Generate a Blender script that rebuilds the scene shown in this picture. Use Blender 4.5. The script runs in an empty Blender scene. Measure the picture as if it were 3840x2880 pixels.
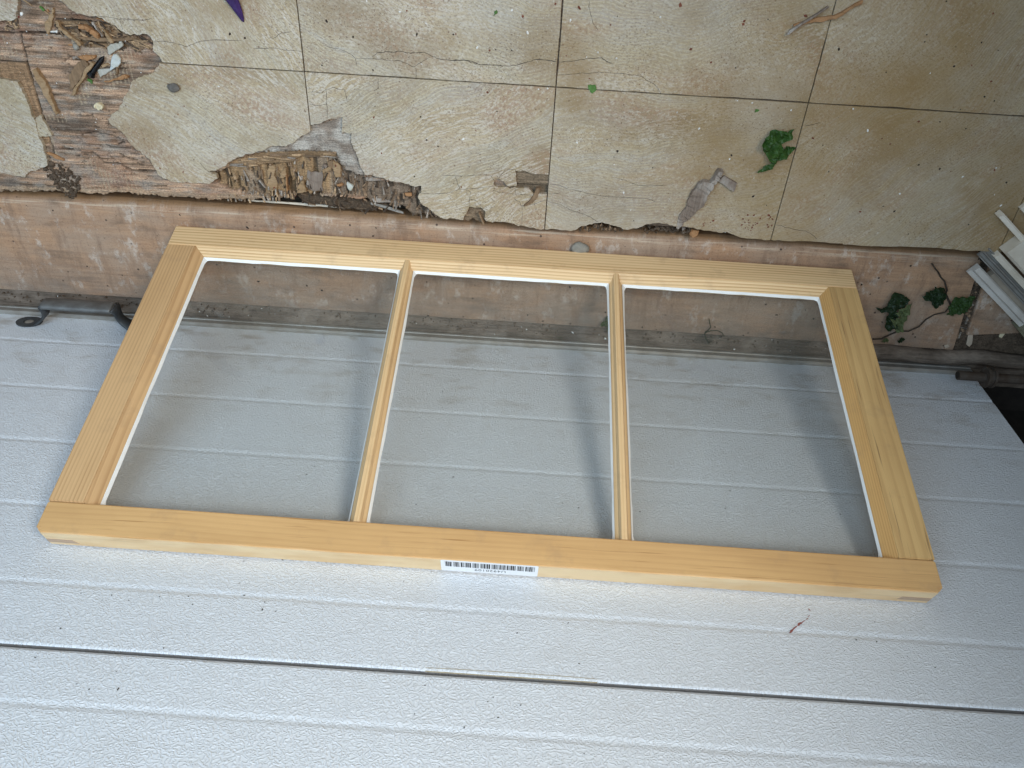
import bpy, bmesh, math, random
import numpy as np
from mathutils import Vector, Matrix
from mathutils.geometry import tessellate_polygon, delaunay_2d_cdt

sc = bpy.context.scene
COL = sc.collection
R = math.radians

# ------------------------------------------------------------------ camera
cam = bpy.data.objects.new('camera', bpy.data.cameras.new('camera'))
COL.objects.link(cam); sc.camera = cam
rt, upv, fw = [Vector(v) for v in [[0.997925, 0.047864, -0.043074], [-0.064155, 0.796439, -0.601306], [-0.005525, -0.602821, -0.797857]]]
cam.matrix_world = Matrix(((rt.x, upv.x, -fw.x, 0), (rt.y, upv.y, -fw.y, 0), (rt.z, upv.z, -fw.z, 0), (0, 0, 0, 1)))
cam.location = [0.60428, 0.65836, 0.95993]
cam.data.lens = 27.0949; cam.data.sensor_width = 36; cam.data.sensor_fit = 'HORIZONTAL'
cam.data.clip_start = .02; cam.data.clip_end = 50

# ------------------------------------------------------------------ light
w = bpy.data.worlds.new('World'); sc.world = w; w.use_nodes = True
bg = w.node_tree.nodes['Background']
bg.inputs[0].default_value = (1.0, .86, .68, 1); bg.inputs[1].default_value = .088

def aim(o, loc, target):
    o.location = loc
    o.rotation_euler = (Vector(target) - Vector(loc)).to_track_quat('-Z', 'Y').to_euler()

key = bpy.data.objects.new('lamp_key', bpy.data.lights.new('lamp_key', 'SPOT')); COL.objects.link(key)
aim(key, (1.13, 1.08, 1.38), (.20, .08, .34))
key.data.energy = 58; key.data.shadow_soft_size = .235; key.data.spot_size = R(76); key.data.spot_blend = 1.0
key.data.color = (1.0, .94, .84)
fill = bpy.data.objects.new('lamp_window', bpy.data.lights.new('lamp_window', 'AREA')); COL.objects.link(fill)  # added soft cool fill, out of view overhead; its spread dims the right
aim(fill, (-.20, 1.05, 2.0), (.08, .10, .36))
fill.data.shape = 'RECTANGLE'; fill.data.size = 1.7; fill.data.size_y = 1.5; fill.data.energy = 14.8; fill.data.spread = R(112)
fill.data.color = (.57, .79, 1.0)

sc.view_settings.view_transform = 'Standard'; sc.view_settings.look = 'None'
sc.view_settings.exposure = .33; sc.view_settings.gamma = 1; sc.view_settings.use_curve_mapping = False
sc.cycles.max_bounces = 6; sc.cycles.transparent_max_bounces = 12
sc.cycles.use_denoising = True; sc.cycles.use_adaptive_sampling = True; sc.cycles.adaptive_threshold = .025

# ------------------------------------------------------------------ material helpers
class NT:
    def __init__(s, name):
        s.m = bpy.data.materials.new(name); s.m.use_nodes = True
        s.t = s.m.node_tree; s.t.nodes.clear()
        s.out = s.n('ShaderNodeOutputMaterial')
        s.b = s.n('ShaderNodeBsdfPrincipled'); s.l(s.b.outputs[0], s.out.inputs[0])
        s.b.inputs['Specular IOR Level'].default_value = .3
    def n(s, typ, **kw):
        nd = s.t.nodes.new(typ)
        for k, v in kw.items(): setattr(nd, k, v)
        return nd
    def l(s, a, b): s.t.links.new(a, b)
    def val(s, sock, v):
        if hasattr(v, 'is_output') or isinstance(v, bpy.types.NodeSocket): s.l(v, sock)
        else: sock.default_value = v
    def math(s, op, a, b=0, c=None, clamp=False):
        nd = s.n('ShaderNodeMath', operation=op); nd.use_clamp = clamp
        s.val(nd.inputs[0], a); s.val(nd.inputs[1], b)
        if c is not None: s.val(nd.inputs[2], c)
        return nd.outputs[0]
    def pos(s, obj=False):
        if obj: return s.n('ShaderNodeTexCoord').outputs['Object']
        return s.n('ShaderNodeNewGeometry').outputs['Position']
    def map(s, v, scale=(1, 1, 1), rot=(0, 0, 0), loc=(0, 0, 0)):
        nd = s.n('ShaderNodeMapping'); s.l(v, nd.inputs[0])
        s.val(nd.inputs[3], scale); s.val(nd.inputs[2], rot); s.val(nd.inputs[1], loc)
        return nd.outputs[0]
    def noise(s, v, scale=1, detail=3, rough=.55, dist=0, col=False):
        nd = s.n('ShaderNodeTexNoise'); s.l(v, nd.inputs['Vector'])
        nd.inputs['Scale'].default_value = scale; nd.inputs['Detail'].default_value = detail
        nd.inputs['Roughness'].default_value = rough; nd.inputs['Distortion'].default_value = dist
        return nd.outputs['Color' if col else 'Fac']
    def voro(s, v, scale=1, feat='F1', out='Distance', rnd=1):
        nd = s.n('ShaderNodeTexVoronoi', feature=feat); s.l(v, nd.inputs['Vector']); nd.inputs['Scale'].default_value = scale
        nd.inputs['Randomness'].default_value = rnd
        return nd.outputs[out]
    def ramp(s, f, stops, interp='LINEAR'):
        nd = s.n('ShaderNodeValToRGB'); s.l(f, nd.inputs[0]); cr = nd.color_ramp; cr.interpolation = interp
        while len(cr.elements) < len(stops): cr.elements.new(.5)
        for e, (p, c) in zip(cr.elements, stops):
            e.position = p; e.color = (c, c, c, 1) if isinstance(c, (int, float)) else (*c, 1)
        return nd.outputs[0]
    def mix(s, f, a, b, typ='MIX'):
        nd = s.n('ShaderNodeMix', data_type='RGBA', blend_type=typ)
        s.val(nd.inputs[0], f)
        for k, v in ((6, a), (7, b)):
            if isinstance(v, tuple) and len(v) == 3: v = (*v, 1)
            s.val(nd.inputs[k], v)
        return nd.outputs[2]
    def bump(s, h, strength=.5, dist=.001, prev=None):
        nd = s.n('ShaderNodeBump'); s.l(h, nd.inputs['Height'])
        nd.inputs['Strength'].default_value = strength; nd.inputs['Distance'].default_value = dist
        if prev: s.l(prev, nd.inputs['Normal'])
        s.l(nd.outputs[0], s.b.inputs['Normal']); return nd.outputs[0]
    def color(s, c): s.val(s.b.inputs['Base Color'], (*c, 1) if isinstance(c, tuple) and len(c) == 3 else c)
    def rough(s, v): s.val(s.b.inputs['Roughness'], v)
    def sep(s, v):
        nd = s.n('ShaderNodeSeparateXYZ'); s.l(v, nd.inputs[0]); return nd.outputs
    def comb(s, x, y, z):
        nd = s.n('ShaderNodeCombineXYZ')
        for i, k in enumerate((x, y, z)): s.val(nd.inputs[i], k)
        return nd.outputs[0]

def lerp3(a, b, t): return tuple(x + (y - x) * t for x, y in zip(a, b))

# ---- embossed white door steel
def mat_door(name, tint=(.68, .72, .775)):
    t = NT(name); p = t.pos()
    wob = t.noise(t.map(p, (60, 60, 60)), 1, 2, .5, 0, True)
    pw = t.n('ShaderNodeVectorMath', operation='MULTIPLY_ADD'); t.l(wob, pw.inputs[0]); pw.inputs[1].default_value = (.004, .004, .004); t.l(p, pw.inputs[2])
    v = t.map(pw.outputs[0], (265, 1, 320))
    a = t.noise(v, 1, 1, .4, .5)
    # worm-like ridges: fold the noise about its middle
    f = t.math('ABSOLUTE', t.math('SUBTRACT', a, .5))
    h = t.ramp(f, [(0, 1), (.03, .85), (.075, .08), (.2, 0)])
    fine = t.noise(t.map(p, (900, 900, 900)), 1, 2)
    hh = t.math('MULTIPLY_ADD', fine, .08, h)
    t.bump(hh, .60, .0013)
    big = t.noise(t.map(p, (3, 3, 3.5)), 1, 4)
    grime = t.ramp(t.noise(t.map(p, (16, 16, 40)), 1, 5, .6), [(.52, 0), (.72, 1)])
    zz = t.sep(p)[2]
    low = t.ramp(zz, [(0, 1), (.22, .12)])
    c = t.mix(t.math('MULTIPLY', big, .35), tint, lerp3(tint, (.62, .61, .58), .8))
    c = t.mix(t.math('MULTIPLY', t.math('MULTIPLY', grime, low), .8), c, (.36, .32, .27))
    t.color(c); t.rough(.42); t.b.inputs['Specular IOR Level'].default_value = .4
    return t.m

# ---- mottled floor tile
def mat_tile(name):
    t = NT(name); p = t.pos()
    oi = t.n('ShaderNodeObjectInfo'); rnd = oi.outputs['Random']
    ang = t.math('MULTIPLY_ADD', rnd, 1.1, -.25)
    rv = t.n('ShaderNodeVectorRotate', rotation_type='Z_AXIS'); t.l(p, rv.inputs['Vector']); t.l(ang, rv.inputs['Angle'])
    off = t.n('ShaderNodeVectorMath', operation='ADD'); t.l(rv.outputs[0], off.inputs[0]); t.l(t.comb(t.math('MULTIPLY', rnd, 7.3), t.math('MULTIPLY', rnd, 3.1), 0), off.inputs[1])
    q = off.outputs[0]
    # swirl: bend the streak direction with a slow field
    slow = t.noise(t.map(q, (2.6, 2.6, 1)), 1, 1, .4, 0, True)
    bend = t.n('ShaderNodeVectorMath', operation='MULTIPLY_ADD'); t.l(slow, bend.inputs[0]); bend.inputs[1].default_value = (.10, .22, 0); t.l(q, bend.inputs[2])
    b = bend.outputs[0]
    big = t.noise(t.map(b, (5, 9, 1)), 1, 4, .6)
    base = t.ramp(big, [(.30, (.26, .195, .12)), (.42, (.42, .335, .215)), (.54, (.49, .41, .295)), (.70, (.37, .34, .28))])
    # pressed pattern runs in arcs about a centre of its own for each tile
    rs_ = t.sep(oi.outputs['Color']); 
    cx = t.math('MULTIPLY_ADD', t.math('FRACT', t.math('MULTIPLY', rnd, 17.3)), 1.2, -.1)
    cy = t.math('MULTIPLY_ADD', t.math('FRACT', t.math('MULTIPLY', rnd, 5.7)), .8, .55)
    ps = t.sep(p); dx = t.math('SUBTRACT', ps[0], cx); dy = t.math('SUBTRACT', ps[1], cy)
    wv = t.noise(t.map(p, (7, 7, 1)), 1, 2)
    rad = t.math('MULTIPLY_ADD', wv, .06, t.math('SQRT', t.math('ADD', t.math('MULTIPLY', dx, dx), t.math('MULTIPLY', dy, dy))))
    ang2 = t.math('ARCTAN2', dy, dx)
    pol = t.comb(t.math('MULTIPLY', ang2, .45), rad, rnd)
    dsh = t.noise(t.map(pol, (170, 420, 9)), 1, 2, .6)
    dash2 = t.noise(t.map(b, (250, 400, 1), (0, 0, .5), (3, 1, 0)), 1, 4, .7)
    c = t.mix(t.ramp(dsh, [(.47, 0), (.60, .8)]), base, (.58, .53, .455))
    c = t.mix(t.ramp(dash2, [(.50, 0), (.64, .72)]), c, (.20, .155, .115))
    pink = t.noise(t.map(b, (9, 14, 1), (0, 0, 0), (5, 2, 0)), 1, 3)
    c = t.mix(t.math('MULTIPLY', t.ramp(pink, [(.44, 0), (.62, 1)]), t.ramp(t.noise(t.map(b, (300, 190, 1)), 1, 2), [(.42, .1), (.6, .85)])), c, (.33, .215, .145))
    # broken yellow and grey streak bands along the arcs
    ln = t.math('SINE', t.math('MULTIPLY', rad, 1650))
    brk = t.noise(t.map(pol, (260, 90, 3), (0, 0, 0), (1, 7, 0)), 1, 2)
    zone = t.ramp(t.noise(t.map(pol, (5, 19, 4), (0, 0, 0), (9, 4, 0)), 1, 2), [(.47, 0), (.60, 1)])
    st = t.math('MULTIPLY', t.math('MULTIPLY', t.ramp(ln, [(.35, 0), (.8, 1)]), t.ramp(brk, [(.40, 0), (.52, 1)])), zone)
    c = t.mix(t.math('MULTIPLY', zone, .42), c, t.mix(t.ramp(t.noise(t.map(pol, (4, 60, 2)), 1, 1), [(.4, 0), (.6, 1)]), (.34, .30, .205), (.33, .33, .31)))
    c = t.mix(t.math('MULTIPLY', st, .58), c, (.58, .50, .36))
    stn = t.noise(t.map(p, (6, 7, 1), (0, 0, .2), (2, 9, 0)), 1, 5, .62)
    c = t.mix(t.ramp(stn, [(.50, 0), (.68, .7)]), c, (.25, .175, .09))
    lite = t.noise(t.map(p, (8, 6, 1), (0, 0, .4), (12, 3, 0)), 1, 4, .6)
    c = t.mix(t.ramp(lite, [(.54, 0), (.74, .4)]), c, (.50, .475, .43))
    pit = t.noise(t.map(p, (420, 520, 1), (0, 0, .3)), 1, 2, .6)
    pz = t.ramp(t.noise(t.map(p, (10, 13, 1), (0, 0, 0), (6, 11, 0)), 1, 3), [(.36, .15), (.62, 1)])
    c = t.mix(t.math('MULTIPLY', t.ramp(pit, [(.56, 0), (.66, .85)]), pz), c, (.15, .105, .075))
    sp2 = t.noise(t.map(p, (380, 460, 1), (0, 0, -.3), (3, 3, 0)), 1, 2, .6)
    c = t.mix(t.ramp(sp2, [(.62, 0), (.72, .7)]), c, (.62, .59, .54))
    # tiny dark and red flecks, dirt film with painted-in light falloff at right
    fl = t.voro(t.map(p, (150, 150, 1)), 1, 'F1', 'Distance')
    rc = t.voro(t.map(p, (150, 150, 1)), 1, 'F1', 'Color')
    fm = t.math('MULTIPLY', t.ramp(fl, [(.10, 1), (.2, 0)]), t.math('GREATER_THAN', t.sep(rc)[0], .86))
    c = t.mix(t.math('MULTIPLY', fm, .75), c, (.13, .075, .05))
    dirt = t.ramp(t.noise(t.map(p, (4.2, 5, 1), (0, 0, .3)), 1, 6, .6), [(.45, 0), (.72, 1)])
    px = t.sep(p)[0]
    dirt_dim = t.ramp(px, [(.55, .10), (.98, .95)])  # browner to the right: dirt plus light falloff, both put into the colour
    c = t.mix(t.math('MULTIPLY', t.math('MULTIPLY_ADD', dirt, .6, .45), t.math('MULTIPLY', dirt_dim, .95)), c, (.27, .17, .065))
    t.color(c); t.rough(.62)
    hgt = t.math('ADD', t.math('MULTIPLY', dsh, .6), dash2)
    t.bump(hgt, .3, .0007)
    return t.m

# ---- clean pine of the sash: axis = grain direction in the sash frame (0 = x, 1 = y)
def mat_pine(name, axis, light, dark, lines, contrast=.55, seed=0., wander=3., streak=None, blotch=.25, pale=None):
    t = NT(name); p = t.pos(True); s = t.sep(p)
    along, across = (s[0], s[1]) if axis == 0 else (s[1], s[0])
    dep = s[2]
    uv = t.comb(t.math('ADD', along, seed), across, dep)
    wav = t.noise(t.map(uv, (2.2, 9, 9)), 1, 2.5, .5)
    ph = t.math('ADD', t.math('MULTIPLY', t.math('MULTIPLY_ADD', dep, .6, across), lines), t.math('MULTIPLY', wav, wander))
    saw = t.math('FRACT', ph)
    line = t.ramp(saw, [(0, .0), (.45, .12), (.74, .85), (.90, 1), (1, 0)])
    vary = t.ramp(t.noise(t.map(uv, (4, 90, 30)), 1, 2), [(.3, .35), (.7, 1)])
    fib = t.noise(t.map(uv, (14, 900, 500)), 1, 3, .6)
    fib2 = t.noise(t.map(uv, (40, 420, 300), (0, 0, 0), (3, 1, 2)), 1, 2, .6)
    blo = t.noise(t.map(uv, (7, 22, 12), (0, 0, 0), (2, 6, 0)), 1, 4, .55)
    c = t.mix(t.math('MULTIPLY', t.math('MULTIPLY', line, vary), contrast), light, dark)
    c = t.mix(t.math('MULTIPLY', t.ramp(fib, [(.35, 0), (.75, 1)]), .35), c, lerp3(light, dark, .7))
    c = t.mix(t.math('MULTIPLY', t.ramp(blo, [(.4, 0), (.75, 1)]), blotch), c, lerp3(dark, (.42, .25, .11), .4))
    if streak:
        sk = t.math('MULTIPLY', t.ramp(t.noise(t.map(uv, (9, 320, 120), (0, 0, 0), (7, 3, 1)), 1, 2), [(.62, 0), (.7, 1)]), .8)
        c = t.mix(sk, c, streak)
    smu = t.noise(t.map(p, (26, 26, 26), (0, 0, .4), (seed, 1, 0)), 1, 5, .65)
    c = t.mix(t.ramp(smu, [(.56, 0), (.74, .35)]), c, lerp3(dark, (.30, .22, .15), .6))
    kn = t.voro(t.map(uv, (5, 24, 20)), 1); kc = t.voro(t.map(uv, (5, 24, 20)), 1, 'F1', 'Color')
    c = t.mix(t.math('MULTIPLY', t.ramp(kn, [(.05, .8), (.14, 0)]), t.math('GREATER_THAN', t.sep(kc)[0], .9995)), c, lerp3(dark, (.12, .06, .03), .4))
    if pale:   # sapwood along one edge of the board
        wv = t.noise(t.map(uv, (12, 40, 40)), 1, 3)
        sap = t.ramp(t.math('MULTIPLY_ADD', wv, .003, s[1]), [(0, 1), (1, 0)])
        nd = t.n('ShaderNodeMapRange'); t.l(t.math('MULTIPLY_ADD', wv, .004, s[1]), nd.inputs[0]); nd.inputs[1].default_value = pale[0] + .0035; nd.inputs[2].default_value = pale[0] + .0015; nd.inputs[3].default_value = 0; nd.inputs[4].default_value = .85
        c = t.mix(nd.outputs[0], c, t.mix(t.math('MULTIPLY', fib, .5), pale[1], lerp3(pale[1], dark, .35)))
    t.color(c); t.rough(.5); t.b.inputs['Specular IOR Level'].default_value = .35
    t.bump(t.math('ADD', fib, fib2), .25, .0003)
    return t.m

def mat_wood_old(name, a, b, c3, axis=0, sc_=1., bumpd=.0015, seed=0.):
    t = NT(name); p = t.pos(); s = t.sep(p)
    uv = t.comb(t.math('ADD', s[axis], seed), s[1 - axis], s[2])
    fib = t.noise(t.map(uv, (9 * sc_, 260 * sc_, 120)), 1, 4, .65)
    blo = t.noise(t.map(uv, (14 * sc_, 26 * sc_, 20)), 1, 5, .6)
    fine = t.noise(t.map(uv, (120, 500, 300)), 1, 3, .6)
    c = t.mix(t.ramp(fib, [(.3, 0), (.7, 1)]), a, b)
    c = t.mix(t.ramp(blo, [(.45, 0), (.65, .8)]), c, c3)
    c = t.mix(t.math('MULTIPLY', t.ramp(fine, [(.5, 0), (.7, 1)]), .4), c, lerp3(a, (.03, .02, .015), .6))
    t.color(c); t.rough(.8); t.bump(t.math('ADD', fib, fine), .6, bumpd)
    return t.m

def mat_plain(name, col, rough=.6, var=.25, scale=60, metal=0, bump=.0004, other=None):
    t = NT(name); p = t.pos()
    n = t.noise(t.map(p, (scale, scale, scale)), 1, 4, .6)
    o = other or tuple(x * (1 - var) for x in col)
    t.color(t.mix(t.ramp(n, [(.35, 0), (.68, 1)]), col, o)); t.rough(rough)
    t.b.inputs['Metallic'].default_value = metal
    t.bump(t.noise(t.map(p, (scale * 8,) * 3), 1, 3), .4, bump)
    return t.m

def mat_vcol(name, rough=.85):
    t = NT(name); p = t.pos()
    a = t.n('ShaderNodeAttribute'); a.attribute_name = 'Col'
    n = t.noise(t.map(p, (500, 900, 700)), 1, 3, .65)
    fb = t.noise(t.map(p, (45, 800, 300)), 1, 3, .65)
    c = t.mix(1.0, a.outputs['Color'], t.ramp(n, [(.25, .40), (.75, 1.55)]), 'MULTIPLY')
    c = t.mix(1.0, c, t.ramp(fb, [(.30, .58), (.70, 1.38)]), 'MULTIPLY')
    t.color(c); t.rough(rough); t.bump(n, .5, .0006)
    return t.m

def mat_glass(name):
    t = NT(name); nt = t.t
    nt.nodes.remove(t.b)
    tr = t.n('ShaderNodeBsdfTransparent'); tr.inputs[0].default_value = (.974, .981, .978, 1)
    gl = t.n('ShaderNodeBsdfGlossy'); gl.inputs['Roughness'].default_value = .015; gl.inputs[0].default_value = (1, 1, 1, 1)
    df = t.n('ShaderNodeBsdfDiffuse'); df.inputs[0].default_value = (.55, .57, .55, 1)
    p = t.pos()
    film = t.math('ADD', t.ramp(t.noise(t.map(p, (9, 9, 5), (0, .4, 0)), 1, 5, .6), [(.35, .010), (.75, .04)]), t.ramp(t.noise(t.map(p, (34, 20, 6), (0, .6, 0), (3, 1, 0)), 1, 4, .65), [(.58, 0), (.80, .07)]))
    lw = t.n('ShaderNodeLayerWeight'); lw.inputs[0].default_value = .5; fr = t.math('MULTIPLY_ADD', t.math('POWER', lw.outputs['Facing'], 5), .95, .042)
    m1 = t.n('ShaderNodeMixShader'); t.l(film, m1.inputs[0]); t.l(tr.outputs[0], m1.inputs[1]); t.l(df.outputs[0], m1.inputs[2])
    m2 = t.n('ShaderNodeMixShader'); t.l(fr, m2.inputs[0]); t.l(m1.outputs[0], m2.inputs[1]); t.l(gl.outputs[0], m2.inputs[2])
    t.l(m2.outputs[0], t.out.inputs[0])
    return t.m

def mat_plank(name):
    t = NT(name); p = t.pos(); s = t.sep(p)
    fib = t.noise(t.map(p, (10, 230, 120)), 1, 4, .6)
    blo = t.noise(t.map(p, (9, 16, 9)), 1, 5, .62, .4)
    c = t.mix(t.ramp(fib, [(.3, 0), (.72, 1)]), (.45, .275, .165), (.32, .19, .115))
    c = t.mix(t.ramp(blo, [(.4, 0), (.62, .75)]), c, (.36, .265, .195))
    wear = t.noise(t.map(p, (38, 24, 9), (0, 0, .6), (4, 0, 0)), 1, 8, .74)
    c = t.mix(t.ramp(wear, [(.555, 0), (.62, .62)]), c, (.55, .47, .40))
    dk = t.noise(t.map(p, (15, 34, 9), (0, 0, -.35), (1, 8, 0)), 1, 5, .65)
    c = t.mix(t.ramp(dk, [(.54, 0), (.72, .75)]), c, (.15, .10, .07))
    grime = t.math('MULTIPLY', t.ramp(s[1], [(.02, 1), (.115, 0)]), t.ramp(t.noise(t.map(p, (20, 60, 20)), 1, 4), [(.3, .3), (.65, 1)]))
    c = t.mix(t.math('MULTIPLY', grime, .85), c, (.16, .135, .115))
    smear = t.noise(t.map(p, (60, 12, 9), (0, 0, .75), (2, 5, 0)), 1, 8, .75)
    c = t.mix(t.ramp(smear, [(.50, 0), (.64, .6)]), c, (.215, .135, .09))
    ar = t.math('MULTIPLY', t.ramp(s[1], [(.171, 0), (.179, 1), (.1835, 1), (.186, 0)]), t.ramp(t.noise(t.map(p, (11, 300, 90)), 1, 3), [(.50, 0), (.66, .8)]))  # highlight on the plank arris painted in as a broken paler band
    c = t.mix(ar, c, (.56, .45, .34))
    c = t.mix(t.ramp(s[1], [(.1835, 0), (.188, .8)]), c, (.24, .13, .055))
    chips = t.voro(t.map(p, (75, 75, 75)), 1); cc = t.voro(t.map(p, (75, 75, 75)), 1, 'F1', 'Color')
    c = t.mix(t.math('MULTIPLY', t.ramp(chips, [(.08, 1), (.16, 0)]), t.math('GREATER_THAN', t.sep(cc)[0], .84)), c, (.07, .045, .035))
    spk = t.noise(t.map(p, (420, 420, 420)), 1, 3, .7)
    c = t.mix(t.ramp(spk, [(.54, 0), (.68, .5)]), c, (.14, .09, .06))
    t.color(c); t.rough(.7); t.bump(t.math('ADD', fib, wear), .6, .0014)
    return t.m

M = {}
M['door'] = mat_door('door_steel')
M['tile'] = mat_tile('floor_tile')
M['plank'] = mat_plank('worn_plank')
M['top'] = mat_pine('pine_top_rail', 0, (.83, .60, .34), (.45, .24, .085), 205, .95, 1.3, 4.0, None, .12)
M['bot'] = mat_pine('pine_bottom_rail', 0, (.65, .405, .18), (.43, .23, .09), 150, .34, 4.1, 3.0, (.36, .19, .07), .45, (-.4676, (.82, .64, .40)))
M['sl'] = mat_pine('pine_stile_a', 1, (.65, .42, .215), (.38, .21, .09), 240, .78, 2.2, 3.0, None, .3)
M['srm'] = mat_pine('pine_stile_b_moulding', 1, (.66, .40, .155), (.40, .19, .06), 330, .7, 9.3, 2.0, None, .3)
M['sr'] = mat_pine('pine_stile_b', 1, (.68, .455, .20), (.38, .20, .075), 80, .5, 6.7, 2.2, (.26, .15, .07), .3)
M['mun'] = mat_pine('pine_muntin', 1, (.78, .55, .30), (.45, .25, .10), 260, .6, 8.2, 2.0, None, .15)
M['end'] = mat_pine('end_grain', 0, (.52, .37, .26), (.27, .17, .11), 420, .8, 3.2, 1.0, None, .3)
M['putty'] = mat_plain('glazing_putty', (.84, .84, .82), .5, .06, 90)
M['glass'] = mat_glass('window_glass')
M['label'] = mat_plain('label_paper', (.82, .83, .85), .45, .04, 40, 0, .0001)
M['ink'] = mat_plain('label_ink', (.02, .02, .025), .5, .1)
M['iron'] = mat_plain('grey_iron', (.17, .175, .175), .5, .4, 45, .35, .0004, (.10, .095, .09))
M['irond'] = mat_plain('dark_iron', (.075, .08, .085), .5, .4, 45, .3, .0004)
M['alu'] = mat_plain('dull_metal', (.34, .33, .31), .5, .4, 30, .35, .0005, (.24, .215, .185))
M['grime'] = mat_wood_old('grimy_ledge', (.17, .13, .10), (.06, .046, .036), (.25, .20, .16), 0, 1.4, .003)
M['dark'] = mat_plain('void_dark', (.03, .024, .02), .9, .4)  # near-black standing in for deep shade in gaps and hollows
M['ply'] = mat_vcol('weathered_plywood')
M['chip_a'] = mat_wood_old('chip_tan', (.36, .24, .13), (.24, .15, .08), (.40, .28, .17), 0, 1.2)
M['chip_b'] = mat_wood_old('chip_brown', (.24, .155, .09), (.15, .095, .055), (.30, .20, .12), 1, 1.2)
M['chip_o'] = mat_wood_old('chip_orange', (.42, .225, .105), (.30, .15, .065), (.36, .20, .10), 0, 1.2)
M['chip_g'] = mat_wood_old('chip_grey', (.26, .205, .165), (.16, .12, .095), (.42, .38, .34), 1, 1.2)
M['shard'] = mat_plain('tile_shard', (.43, .42, .38), .6, .3, 50, 0, .0005, (.33, .31, .25))
M['shard2'] = mat_plain('tile_shard_pale', (.48, .52, .53), .6, .3, 40, 0, .0005, (.46, .42, .30))
M['crack'] = mat_plain('crack_dirt', (.055, .045, .04), .95, .4, 200)
M['blackm'] = mat_plain('black_steel', (.014, .014, .015), .35, .3, 80, .5)
M['bright'] = mat_plain('bright_steel', (.75, .76, .76), .25, .1, 60, 1)
M['white'] = mat_plain('white_bits', (.78, .77, .74), .6, .1)
M['cream'] = mat_plain('cream_crumb', (.72, .62, .42), .7, .3, 200)
M['blk'] = mat_plain('dark_bits', (.035, .025, .02), .8, .4, 200)
M['rust'] = mat_plain('red_bits', (.22, .075, .045), .8, .4, 200)
M['leaf'] = mat_plain('leaf_green', (.038, .09, .016), .42, .5, 110, 0, .0012, (.016, .045, .008))
M['leafd'] = mat_plain('leaf_dark', (.014, .032, .010), .45, .4, 110, 0, .001)
M['leafp'] = mat_plain('leaf_pale', (.10, .125, .05), .6, .3, 110, 0, .001)
M['leafm'] = mat_plain('leaf_mid', (.030, .066, .014), .5, .4, 110, 0, .001)
M['bit'] = mat_plain('leaf_bit', (.09, .20, .045), .6, .3, 150, 0, .001)
M['twig'] = mat_plain('twig_bark', (.055, .04, .028), .8, .4, 200)
M['purple'] = mat_plain('purple_plastic', (.055, .028, .125), .3, .4, 90, 0, .0008, (.03, .015, .07))
M['blue'] = mat_plain('blue_scrap', (.06, .20, .42), .5, .3)
M['red'] = mat_plain('red_scrap', (.22, .03, .03), .5, .3)
M['stone'] = mat_plain('grey_stone', (.30, .28, .24), .8, .35, 120, 0, .002)
M['stoned'] = mat_plain('dark_stone', (.17, .155, .14), .8, .45, 120, 0, .003)
M['dirt'] = mat_plain('dirt', (.075, .053, .036), .95, .5, 140, 0, .004, (.14, .10, .07))
M['trimw'] = mat_plain('trim_white', (.72, .65, .55), .55, .25, 20, 0, .0005, (.56, .49, .39))
M['trimg'] = mat_plain('trim_grey', (.62, .585, .54), .45, .3, 22, 0, .0003, (.50, .46, .41))
M['trimp'] = mat_plain('trim_buff', (.48, .39, .30), .7, .25, 22, 0, .0005)
M['trimo'] = mat_plain('trim_olive', (.20, .19, .13), .6, .25, 22)
M['rod'] = mat_plain('rusty_shaft', (.085, .07, .058), .7, .5, 60, .3, .0008, (.055, .035, .024))
M['scrape'] = mat_plain('red_scrape', (.30, .10, .085), .7, .3, 300)
M['stain'] = mat_plain('tan_stain', (.36, .31, .22), .8, .3, 120)

# ------------------------------------------------------------------ object helpers
def obj(name, verts, faces, mat, parent=None, smooth=False):
    me = bpy.data.meshes.new(name); me.from_pydata([tuple(v) for v in verts], [], faces); me.validate(); me.update()
    if mat: me.materials.append(M[mat] if isinstance(mat, str) else mat)
    o = bpy.data.objects.new(name, me); COL.objects.link(o)
    if parent: o.parent = parent
    if smooth:
        me.polygons.foreach_set('use_smooth', [True] * len(me.polygons))
    return o

def from_bm(name, bm, mat, parent=None, smooth=False):
    bmesh.ops.recalc_face_normals(bm, faces=bm.faces[:])
    me = bpy.data.meshes.new(name); bm.to_mesh(me); bm.free()
    me.materials.append(M[mat] if isinstance(mat, str) else mat)
    o = bpy.data.objects.new(name, me); COL.objects.link(o)
    if parent: o.parent = parent
    if smooth: me.polygons.foreach_set('use_smooth', [True] * len(me.polygons))
    return o

def thing(name, label, cat, loc=(0, 0, 0), group=None):
    o = bpy.data.objects.new(name, None); COL.objects.link(o); o.location = loc; o.empty_display_size = .02
    return tag(o, label, cat, group)

def tag(o, label, cat, group=None):
    o['label'] = label; o['category'] = cat
    if group: o['group'] = group
    return o

def struct(o): o['kind'] = 'structure'; return o
def stuff(o): o['kind'] = 'stuff'; return o

def add_box(bm, lo, hi, mtx=None, bevel=0):
    r = bmesh.ops.create_cube(bm, size=1)
    vs = r['verts']
    for v in vs:
        v.co = Vector([lo[i] + (v.co[i] + .5) * (hi[i] - lo[i]) for i in range(3)])
    if bevel:
        es = list({e for v in vs for e in v.link_edges})
        rr = bmesh.ops.bevel(bm, geom=es, offset=bevel, segments=2, affect='EDGES', profile=.6)
        vs = rr['verts']
        vs = list({v for f in rr['faces'] for v in f.verts} | {v for v in vs if v.is_valid})
    if mtx is not None:
        allv = set(vs)
        for v in list(vs):
            for e in v.link_edges: allv.update(e.verts)
        for v in allv: v.co = mtx @ v.co
    return vs

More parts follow.
